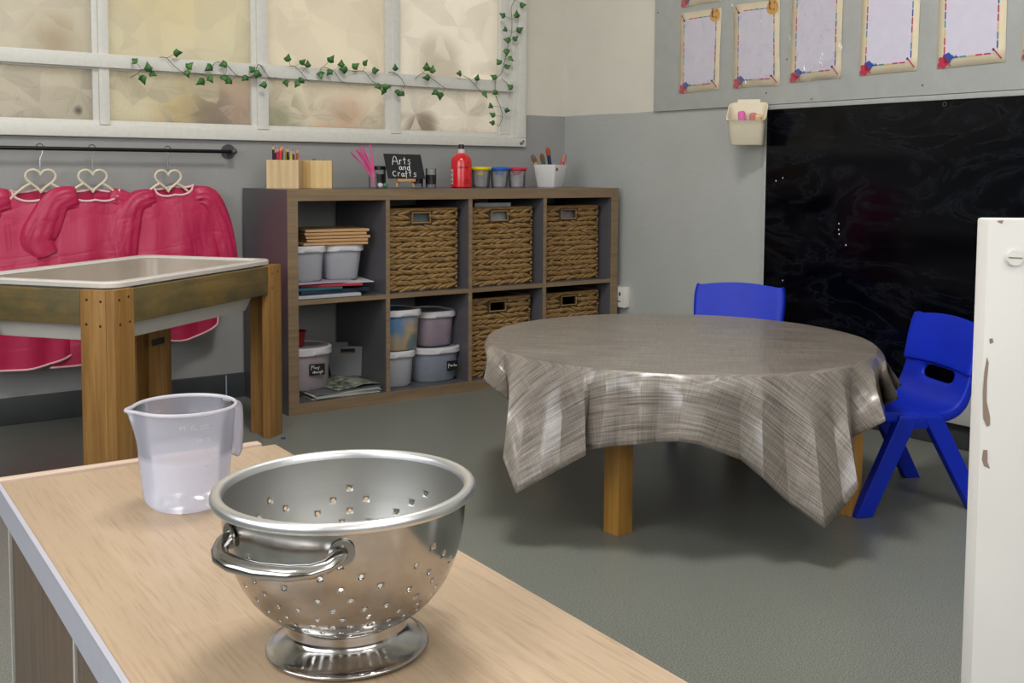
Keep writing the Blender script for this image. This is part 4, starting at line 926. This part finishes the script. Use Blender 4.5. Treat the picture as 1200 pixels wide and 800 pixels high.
# cloth
keys=[(127,(564,401),.60),(141,(574,425),.50),(157,(566.5,430),.60),(169,(602,473),.50),(175,(589.5,536),.61),(183,(604.6,578),.60),(190,(633,562),.575),(195,(655,550),.545),(201,(686.5,533),.555),(204,(682,527),.500),(208,(702,525),.54),(212,(722,522.5),.508),(216.5,(745,520.5),.548),(221,(768,518.5),.508),(227,(794,517),.552),(233,(820,521),.53),(240.5,(867.6,538.5),.496),(246,(895,561),.55),(251,(925,590),.535),(259.5,(967,619.5),.595),(266,(989,594),.57),(271,(1006,571),.59),(275,(998.6,512.5),.500),(287,(1038,493),.58),(292,(1036.7,475.7),.497),(303,(1052.7,467),.575),(311,(1050,452),.497),(320,(1057.5,449.7),.58)]
def cyl_hit(px,r):
    d=ray(*px); o=CAM-TC; a=d.x**2+d.y**2; bb_=2*(o.x*d.x+o.y*d.y); c=o.x**2+o.y**2-r*r; D=bb_*bb_-4*a*c
    t=(-bb_-math.sqrt(max(D,0)))/(2*a); return CAM+d*t
RC=.490; ZC=.4005
K=[]
for th,px,r in keys:
    h=cyl_hit(px,r); h.z=min(h.z,.36); K.append((math.radians(th),h))
phi0=math.radians(-137); aC=.64
for n_,th in enumerate(range(330,127+360-6,9)):
    a=math.radians(th); L=aC/max(abs(math.cos(a-phi0)),abs(math.sin(a-phi0)))-RC
    ridge=(n_%2==0); off=.025+ (.05+.03*(L>.25) if ridge else -.012)
    K.append((a,TC+Vector((math.cos(a),math.sin(a),0))*(RC+off)+Vector((0,0,ZC-math.sqrt(max(L*L-off*off,.01))))))
K.append((K[0][0]+2*PI,K[0][1].copy()))
cols_=[]; seg_=[]
for i in range(len(K)-1):
    (a0,h0),(a1,h1)=K[i],K[i+1]; sub=6
    for k in range(sub):
        u=k/sub; w=u*u*(3-2*u); cols_.append((a0+(a1-a0)*u,h0.lerp(h1,u*.85+w*.15))); seg_.append((a0,a1,u))
b=MB(); nS=12; uvl=b.bm.loops.layers.uv.new('uv')
ua=phi0+PI/2
def flat(a,d): x,y=d*math.cos(a),d*math.sin(a); return (x*math.cos(ua)+y*math.sin(ua),-x*math.sin(ua)+y*math.cos(ua))
rows=[]; uvs=[]
WK=[(127,132),(183,178),(221,223),(259.5,268),(320,316),(353,358),(443,448),(487,492)]
def warp(a):
    d=math.degrees(a)
    for (x0,y0),(x1,y1) in zip(WK,WK[1:]):
        if x0<=d<=x1: return math.radians(y0+(y1-y0)*(d-x0)/(x1-x0))
    return a
for q in range(1,13):
    r=(RC-.004)*q/12; rows.append([TC+Vector((math.cos(a)*r,math.sin(a)*r,ZC+(.0012*noise.noise(Vector((math.cos(a)*r*7,math.sin(a)*r*7,1)))) )) for a,_ in cols_]); uvs.append([flat(a,r) for a,_ in cols_])
for q in range(0,nS+1):
    s_=max(q/nS,.012); row=[];ur=[]
    for a,h in cols_:
        dr=Vector((math.cos(a),math.sin(a),0)); rim=TC+dr*RC+Vector((0,0,ZC-.003))
        # bulge outward near the rim like stiff oilcloth
        p=rim.lerp(h,s_); bul=.007*math.sin(PI*min(1,s_*2.2)); p=p+dr*bul*(1-s_)
        row.append(p)
    ur=[]
    for a0,a1,u in seg_:
        q0,q1=[flat(wa:=warp(t_),RC+s_*(aC/max(abs(math.cos(wa-phi0)),abs(math.sin(wa-phi0)))-RC)) for t_ in (a0,a1)]
        ur.append((q0[0]*(1-u)+q1[0]*u,q0[1]*(1-u)+q1[1]*u))
    rows.append(row); uvs.append(ur)
V=[[b.bm.verts.new(p) for p in r] for r in rows]; nC=len(cols_)
cv=b.bm.verts.new(TC+Vector((0,0,ZC)))
def fc(vs,us):
    f=b.bm.faces.new(vs)
    for l,u in zip(f.loops,us): l[uvl].uv=u
for j in range(nC):
    j2=(j+1)%nC
    fc((cv,V[0][j],V[0][j2]),((0,0),uvs[0][j],uvs[0][j2]))
    for i in range(len(V)-1): fc((V[i][j],V[i+1][j],V[i+1][j2],V[i][j2]),(uvs[i][j],uvs[i+1][j],uvs[i+1][j2],uvs[i][j2]))
cl=b.build('tablecloth',M_cloth,origin=TC,angle=18,solid=.0012,off=1)
tag(cl,'grey linen-look oilcloth draped over the round table with hanging corners','tablecloth')

# ------------------------------------------------------------------ blue chairs
def make_chair():
    t=thing('childs_chair','','chair')
    # local: x = width, -y = front, origin on floor at centre of feet
    prof=[(-.150,.240),(-.140,.252),(-.10,.255),(-.04,.250),(.02,.246),(.065,.246),(.095,.256),(.112,.280),(.121,.302),(.130,.333),(.1305,.336)]
    prof=[(y,z) for y,z in prof]
    us=[-1.0,-1.0,-.94,-.74,-.46,-.2,0,.2,.46,.74,.94,1.0,1.0]; m_=len(us)-1
    b=MB(); n=len(prof); V=[]
    for k,(y,z) in enumerate(prof):
        row=[]
        t0=prof[max(k-1,0)]; t1=prof[min(k+1,n-1)]; ty,tz=t1[0]-t0[0],t1[1]-t0[1]; L_=math.hypot(ty,tz); ny,nz=tz/L_,-ty/L_   # backward/downward normal
        for i_,u in enumerate(us):
            w=.140; dish=.012*(1-u*u); fl=(.030 if k<8 else .020) if i_ in (0,m_) else 0
            if k<2: fl*=.5
            row.append(b.bm.verts.new((u*w,y+ny*(dish*.9+fl),z+nz*(dish*.9+fl))))
        V.append(row)
    for k in range(n-1):
        for i in range(m_):
            if 8<=k<=8 and 4<=i<=m_-5: continue
            b.face((V[k][i],V[k][i+1],V[k+1][i+1],V[k+1][i]))
    b.build('seat',M_blue,t,solid=.014,off=-1,sub=2)
    b=MB(); bp_=[(.1305,.331,.140),(.131,.335,.140),(.136,.36,.142),(.144,.395,.144),(.151,.427,.143),(.155,.444,.140),(.1565,.450,.138),(.157,.452,.136)]
    V=[]
    for k,(y,z,w) in enumerate(bp_):
        V.append([b.bm.verts.new((u*w,y+.016*(1-u*u)+(.022 if i_ in (0,m_) else 0),z+(.011*(1-u*u) if k>=3 else .004*(1-u*u)))) for i_,u in enumerate(us)])
    for k in range(len(bp_)-1):
        for i in range(m_): b.face((V[k][i],V[k][i+1],V[k+1][i+1],V[k+1][i]))
    b.build('backrest',M_blue,t,solid=.020,off=0,sub=2)
    for sx in (-1,1):
        x=sx*.134
        for (fy,ty) in ((-.152,-.035),(.158,.030)):
            b=MB(); 
            hw_,ht=.014,.023
            top=Vector((x,ty,.238)); bot=Vector((x+sx*.008,fy,0))
            R=[]
            for f in (0,.5,1):
                c=bot.lerp(top,f); wd=.0225+.003*f
                R.append([c+Vector((dx*.0135,dy*wd,0)) for dx,dy in ((-1,-1),(1,-1),(1,1),(-1,1))])
            b.rings(R,cap0=True,cap1=True); b.build('leg',M_blue,t,smooth=False,bevel=.003)
        b=MB(); b.box((x-sx*.001,-.002,.226),(.025,.120,.036),bev=.006); b.build('side_bracket',M_blue,t)
    return t
ch=make_chair()
wv=Vector((.41,.91,0)).normalized(); fv=Vector((.91,-.41,0)).normalized()
cc=Vector((.692,-1.753,0))+fv*.158+wv*.142
ch.location=cc; ch.rotation_euler=(0,0,math.atan2(fv.y,fv.x)-PI/2)
tag(ch,'blue moulded child chair to the right of the round table','chair','blue child chairs at the round table')
c2=copytree(ch); d=Vector((.86,.50,0)).normalized()
c2.location=Vector((1.197,-.905,0))-d*.155; c2.rotation_euler=(0,0,math.atan2(d.y,d.x)-PI/2)
tag(c2,'blue child chair behind the round table, only its backrest showing above the cloth','chair','blue child chairs at the round table')

# ------------------------------------------------------------------ foreground cabinet
CA=math.radians(-2.0); cab=thing('low_cabinet','low wood-topped cabinet with an aluminium edge in the foreground','cabinet',(-.836,-1.812,0),CA)
CH=.42; CW=.375; CLn=1.15
b=MB(); b.bx((-CW+.002,-CLn,CH-.032),(0,-.020,CH),bev=.0012); b.build('worktop',M_top,cab)
b=MB(); b.bx((-CW-.0012,-CLn,CH-.033),(-CW+.0018,-.018,CH+.0008)); b.bx((-CW-.0012,-CLn,CH),(-CW+.004,-.018,CH+.0010)); b.build('aluminium_edge',M_alu,cab,smooth=False)
b=MB(); b.bx((-CW,-.0185,CH-.032),(-.020,0,CH+.0035),bev=.0015); b.build('back_strip',M_batten,cab)
b=MB(); b.bx((-CW+.026,-CLn+.02,.0),(-.012,-.03,CH-.033)); b.build('carcass',M_panel,cab,smooth=False)
for k,(y0,y1) in enumerate(((-.415,-.045),(-.80,-.425),(-1.13,-.81))):
    b=MB(); b.bx((-CW+.012,y0,.03),(-CW+.0255,y1,CH-.036),bev=.001); d_=b.build('door',M_panel,cab)
for yy_ in (-.42,-.805,-.034):
    b=MB(); b.bx((-CW+.010,yy_-.004,.03),(-CW+.0255,yy_+.004,CH-.036)); b.build('edge_strip',M_gap,cab,smooth=False)

# ------------------------------------------------------------------ colander
cl_=thing('colander','stainless steel colander with perforated bowl and side handles on the wooden top','colander',(-1.058,-2.497,CH+.0008))
prof=[]
Rb=.1045
pr=[(.040,.026),(.052,.0275),(.064,.034),(.076,.044),(.0865,.057),(.0945,.073),(.100,.090),(.1030,.106),(.1045,.122),(.1050,.137)]
# resample profile
def resample(p,n):
    L=[0]
    for i in range(1,len(p)): L.append(L[-1]+math.dist(p[i],p[i-1]))
    out=[]
    for k in range(n+1):
        s_=L[-1]*k/n; i=max(j for j in range(len(L)) if L[j]<=s_+1e-9); i=min(i,len(p)-2); f=(s_-L[i])/(L[i+1]-L[i]); out.append((p[i][0]+(p[i+1][0]-p[i][0])*f,p[i][1]+(p[i+1][1]-p[i][1])*f))
    return out
def smoothp(p,it=2):
    for _ in range(it):
        q=[p[0]]
        for a,c in zip(p,p[1:]): q+=[(a[0]*.75+c[0]*.25,a[1]*.75+c[1]*.25),(a[0]*.25+c[0]*.75,a[1]*.25+c[1]*.75)]
        p=q+[p[-1]]
    return p
pr=[(r_*.975,z_) for r_,z_ in pr]; pp_=resample(smoothp(pr),40); SEG=160
holes=set()
for g in range(8):
    c0=g*20
    for row,offs in ((30,(6,)),(27,(2,10)),(24,(6,14)),(21,(1,8)),(18,(4,11,16)),(15,(0,6,12)),(12,(3,8,13,18)),(9,(0,5,10,15)),(6,(3,8,13,18))):
        for o_ in offs: holes.add((row,(c0+o_)%SEG))
b=MB(); bm=b.bm
G=[[bm.verts.new((r*math.cos(2*PI*j/SEG),r*math.sin(2*PI*j/SEG),z)) for j in range(SEG)] for r,z in pp_]
used=set()
for (i,j) in holes:
    cells=[(i,j),(i,(j+1)%SEG),(i+1,j),(i+1,(j+1)%SEG)]
    if any(c in used for c in cells) or i+2>len(G)-1: continue
    used.update(cells); j1,j2=(j+1)%SEG,(j+2)%SEG
    ring=[G[i][j],G[i][j1],G[i][j2],G[i+1][j2],G[i+2][j2],G[i+2][j1],G[i+2][j],G[i+1][j]]
    cvt=G[i+1][j1]; cc_=cvt.co.copy(); inner=[]
    for rv in ring:
        dd_=(rv.co-cc_); inner.append(bm.verts.new(cc_+dd_.normalized()*.0020))
    for k in range(8): bm.faces.new((ring[k],ring[(k+1)%8],inner[(k+1)%8],inner[k]))
for i in range(len(G)-1):
    for j in range(SEG):
        if (i,j) in used: continue
        bm.faces.new((G[i][j],G[i][(j+1)%SEG],G[i+1][(j+1)%SEG],G[i+1][j]))
bm.faces.new([G[0][j] for j in range(SEG)][::-1])
for v_ in [v for v in bm.verts if not v.link_faces]: bm.verts.remove(v_)
bo=b.build('perforated_bowl',[M_steel,M_steel_in],cl_,solid=.0009,off=-1,angle=60); bo.modifiers['thickness'].material_offset=1; bo.modifiers['thickness'].use_rim=True
b=MB(); b.lathe(smoothp([(.1005,.134),(.1010,.1385),(.1025,.1400),(.1060,.1408),(.1090,.1400),(.1106,.1375),(.1108,.1335),(.1095,.1318),(.1080,.1330),(.1060,.1365),(.1035,.1365)],1),seg=128); b.build('rolled_rim',M_steel2,cl_)
b=MB(); b.lathe(smoothp([(.0670,.0),(.0688,.0012),(.0690,.003),(.0672,.0042),(.063,.0052),(.056,.0095),(.051,.0135),(.0485,.017),(.0478,.026),(.047,.0275)],2),seg=96); b.build('foot_ring',M_steel,cl_,solid=.0009,off=-1)
for aa_ in (math.radians(-148),math.radians(32)):
    o_=Vector((math.cos(aa_),math.sin(aa_),0)); s_=Vector((-o_.y,o_.x,0)); b=MB(); rb_=.1026
    pts=[]
    def onb(w,out,z): 
        base=math.sqrt(rb_**2-w*w); return s_*w+o_*(base+out)+Vector((0,0,z))
    pts=[onb(-.051,.0035,.116),onb(-.051,.008,.115),onb(-.048,.016,.112),onb(-.040,.0205,.110),onb(-.025,.0215,.109),onb(0,.0215,.1085),onb(.025,.0215,.109),onb(.040,.0205,.110),onb(.048,.016,.112),onb(.051,.008,.115),onb(.051,.0035,.116)]
    b.tube(pts,[.0070,.0068,.0066,.0070,.0076,.0078,.0076,.0070,.0066,.0068,.0070],16,flat=.72); b.build('handle',M_steel,cl_)
    for w in (-.051,.051):
        b=MB(); n_=(s_*w+o_*math.sqrt(rb_**2-w*w)).normalized(); p=onb(w,.0002,.117); b.cyl(p,p+n_*.0016,.010,20); b.cyl(p+Vector((0,0,.004))+n_*.001,p+Vector((0,0,.004))+n_*.0028,.0016,8); b.cyl(p-Vector((0,0,.004))+n_*.001,p-Vector((0,0,.004))+n_*.0028,.0016,8); b.build('handle_mount',M_steel,cl_)

TL_=Matrix.Rotation(math.radians(.9),3,-Vector((fw.x,fw.y,0)).normalized())   # stands very slightly askew on its dented foot
cl_.rotation_euler=TL_.to_euler(); cl_.location.z+=.0006
# ------------------------------------------------------------------ measuring jug
jg=thing('measuring_jug','frosted plastic measuring jug with faint white scale beside the colander','measuring jug',(-1.042,-2.043,CH+.0008))
Rt=.0585; Rbm=.047; JH=.122
sp=math.radians(172); 
b=MB(); seg=96
def jr(z,a,inner=0):
    f=z/JH; r=Rbm+(Rt-Rbm)*min(1,f*1.05)**.8
    if z<.014: r-=.010*(1-z/.014)**2
    if inner: r-=.0016
    da=math.atan2(math.sin(a-sp),math.cos(a-sp))
    if z>JH*.62: r+=.0085*((z-JH*.62)/(JH*.38))**1.6*math.exp(-(da/.2)**2)
    return r
zs=[0,.002,.006,.010,.014,.03,.05,.066,.075,.085,.095,.105,.113,JH]
R1=[[Vector((jr(z,2*PI*k/seg)*math.cos(2*PI*k/seg),jr(z,2*PI*k/seg)*math.sin(2*PI*k/seg),z)) for k in range(seg)] for z in zs]
b.rings(R1,cap0=True); b.build('jug_body',M_jug,jg)
b=MB(); zr=JH
b.tube([Vector(((jr(zr,2*PI*k/seg)+.0008)*math.cos(2*PI*k/seg),(jr(zr,2*PI*k/seg)+.0008)*math.sin(2*PI*k/seg),zr)) for k in range(seg)],.0022,8,closed=True); b.build('rim',M_jugrim,jg)
ha=math.radians(14); ho=Vector((math.cos(ha),math.sin(ha),0)); hs=Vector((-ho.y,ho.x,0))
b=MB(); pts=[(Rt-.001,.119),(Rt+.008,.1185),(Rt+.0145,.114),(Rt+.0165,.104),(Rt+.0165,.080),(Rt+.0155,.060),(Rt+.0135,.052),(Rt+.009,.048),(Rt+.005,.052)]
b.rings([[ho*(x+dx*.0)+hs*w*1.0+Vector((0,0,z))+ (ho*tx+Vector((0,0,tz)))*0 for w,tx,tz in ((-.010,0,0),(-.004,0,0),(.004,0,0),(.010,0,0))] for x,z,dx in [(p[0],p[1],0) for p in smoothp(pts,2)]],closed=False); b.build('handle',pp('jug_handle_plastic','e6e2ee',.45),jg,solid=.0025,off=0)
M_scale=pp('faint_moulded_scale','f2f0f8',.45)
b=MB(); ca=math.atan2(CAM.y+2.043,CAM.x+1.042)
for base_a in (.42,-2.6):
    for k in range(8):
        z=.040+k*.0095; L_=.16 if k%2 else .09; n=5
        b.tube([Vector(((jr(z,ca+base_a+L_*i/n)+.0002)*math.cos(ca+base_a+L_*i/n),(jr(z,ca+base_a+L_*i/n)+.0002)*math.sin(ca+base_a+L_*i/n),z)) for i in range(n+1)],.00035,4)
b.build('scale_marks',M_scale,jg)
def textmesh(name,txt,size,mat,parent,fn):
    cu=bpy.data.curves.new('t','FONT'); cu.body=txt; cu.size=size; cu.align_x='CENTER'; to=bpy.data.objects.new('t',cu); COL.objects.link(to)
    dg=bpy.context.evaluated_depsgraph_get(); dg.update(); me=bpy.data.meshes.new_from_object(to.evaluated_get(dg)); bpy.data.objects.remove(to)
    for v in me.vertices: v.co=fn(v.co.x,v.co.y)
    me.materials.clear(); me.materials.append(mat); o=bpy.data.objects.new(name,me); COL.objects.link(o); o.parent=parent; return o
def onjug(a0,z0):
    def f(x,y):
        z=z0+y; a=ca+a0+x/Rt; r=jr(z,a)+.0004; return Vector((r*math.cos(a),r*math.sin(a),z))
    return f
textmesh('scale_lettering','PT  FL. OZ',.0075,M_scale,jg,onjug(.18,.104))
textmesh('scale_lettering','3/4  20',.0065,M_scale,jg,onjug(.36,.089))
textmesh('scale_lettering','1/2  15',.0065,M_scale,jg,onjug(.36,.075))
textmesh('scale_lettering','PT. FL. OZ.',.0085,M_scale,jg,onjug(2.75,.100))

# ------------------------------------------------------------------ white painted divider at right
P0=CAM+ray(1158,256)*(1.0/ray(1158,256).length)
fh=Vector((fw.x,fw.y,0)).normalized(); ang=math.atan2(rt.y,rt.x)
dv=thing('painted_divider','chipped white painted wooden divider at the right edge of the photo','divider',(P0.x,P0.y,0),ang)
HT=P0.z
s=N('chipped_white_gloss'); s.set(rough=.4); v=s.coord(); n=s.noise(v,24,6,.7,1.2)
sepx=s.add('SeparateXYZ'); s.ln(v,sepx.inputs[0]); ed=s.math('LESS_THAN',sepx.outputs[0],.022)
chip=s.math('MULTIPLY',ed,s.math('GREATER_THAN',n,.70)); n5=s.math('GREATER_THAN',s.noise(v,55,5,.7),.76)
base=s.ramp(s.noise(v,5,3),[(.3,'cfccc6'),(.7,'d8d5cf')]); s.col(s.mix(s.math('MAXIMUM',chip,s.math('MULTIPLY',n5,.6)),base,'8f7f72')); s.bump(s.noise(v,30,3),.0008,.4); M_chip=s.m
b=MB(); b.bx((0,0,0),(.10,.022,HT),bev=.0025); b.build('post',M_chip,dv)
b=MB(); b.bx((.1005,.004,.05),(.70,.018,HT-.004),bev=.002); b.build('panel',M_chip,dv)
b=MB(); cz=HT-.0335; cxx=.0232; b.cyl((cxx,.001,cz),(cxx,-.0028,cz),.0072,28); b.cyl((cxx,-.0026,cz),(cxx,-.0034,cz),.0066,28); sc=b.build('screw_cap',M_white,dv)
b=MB(); b.box((cxx,-.0034,cz),(.0118,.0008,.0011),rot=Matrix.Rotation(.05,3,'Y')); b.build('slot',plain('slot_grey_brown','7d756c',.7),sc)  # slot drawn as a thin grey-brown bar on the cap
# bare spots where paint has gone
def chipblob(pts):
    b=MB(); b.face([b.bm.verts.new((x,-.0003,z)) for x,z in pts]); b.build('bare_patch',plain('bare_brown_wood','8a7566',.7),dv,recalc=False)
def dp(px,py): 
    p=apl(px,py,P0,fh); l=p-Vector((P0.x,P0.y,0)); return (l.dot(Vector((math.cos(ang),math.sin(ang),0))),p.z)
for pl_ in ([(1156.5,418),(1158.5,425),(1156.5,445),(1156,470),(1160,488),(1160,498),(1156,500),(1152,490),(1151.5,460),(1153.5,435)],[(1152,527),(1157,527),(1157,541),(1160,549),(1153,546),(1150.5,538)],[(1159,397),(1163,396),(1164,401),(1160,403)],[(1168,258.5),(1176,258),(1174,262),(1170,260.5)]):
    chipblob([dp(*q) for q in pl_])

# blue crumb on the floor near the play table leg
b=MB(); b.ell((0,0,0),(.009,.005,.003)); o=b.build('paper_scrap',plain('blue_scrap','1c3c9a',.6)); o.location=az(412,515,.0).to_tuple(); o.location=az(332,513,.003); tag(o,'tiny blue scrap on the floor by the play table leg','scrap')

# ------------------------------------------------------------------ light
w=bpy.data.worlds.new('World'); scene.world=w; w.use_nodes=True; bg=w.node_tree.nodes['Background']; bg.inputs[0].default_value=(1.0,.97,.92,1); bg.inputs[1].default_value=2.1
def area(name,loc,rot,sx,sy,power,col):
    l=bpy.data.lights.new(name,'AREA'); l.shape='RECTANGLE'; l.size=sx; l.size_y=sy; l.energy=power; l.color=col
    o=bpy.data.objects.new(name,l); COL.objects.link(o); o.location=loc; o.rotation_euler=rot; return o
area('daylight_left',(XL-.09,(LW[0]+LW[1])/2,(LW[2]+LW[3])/2),(0,-PI/2,0),LW[3]-LW[2],LW[1]-LW[0],52,(.86,.92,1))
area('daylight_rear',((RW[0]+RW[1])/2,YF-.09,(RW[2]+RW[3])/2),(PI/2,0,0),RW[1]-RW[0],RW[3]-RW[2],20,(.88,.93,1))
for i,(x,y,pw) in enumerate(((-.5,-1.9,46),(-.5,-4.3,20),(-2.3,-2.6,14))):
    cp=thing('ceiling_panel_light','square white ceiling light panel','ceiling light',(x,y,H)); 
    b=MB(); b.bx((-.31,-.31,-.02),(.31,.31,0)); b.build('housing',M_white,cp,smooth=False)
    area('panel_glow',(x,y,H-.025),(0,0,0),.56,.56,pw,(1,.97,.93))
for o in bpy.data.objects:
    if o.get('label')=='square white ceiling light panel': o['group']='ceiling light panels'
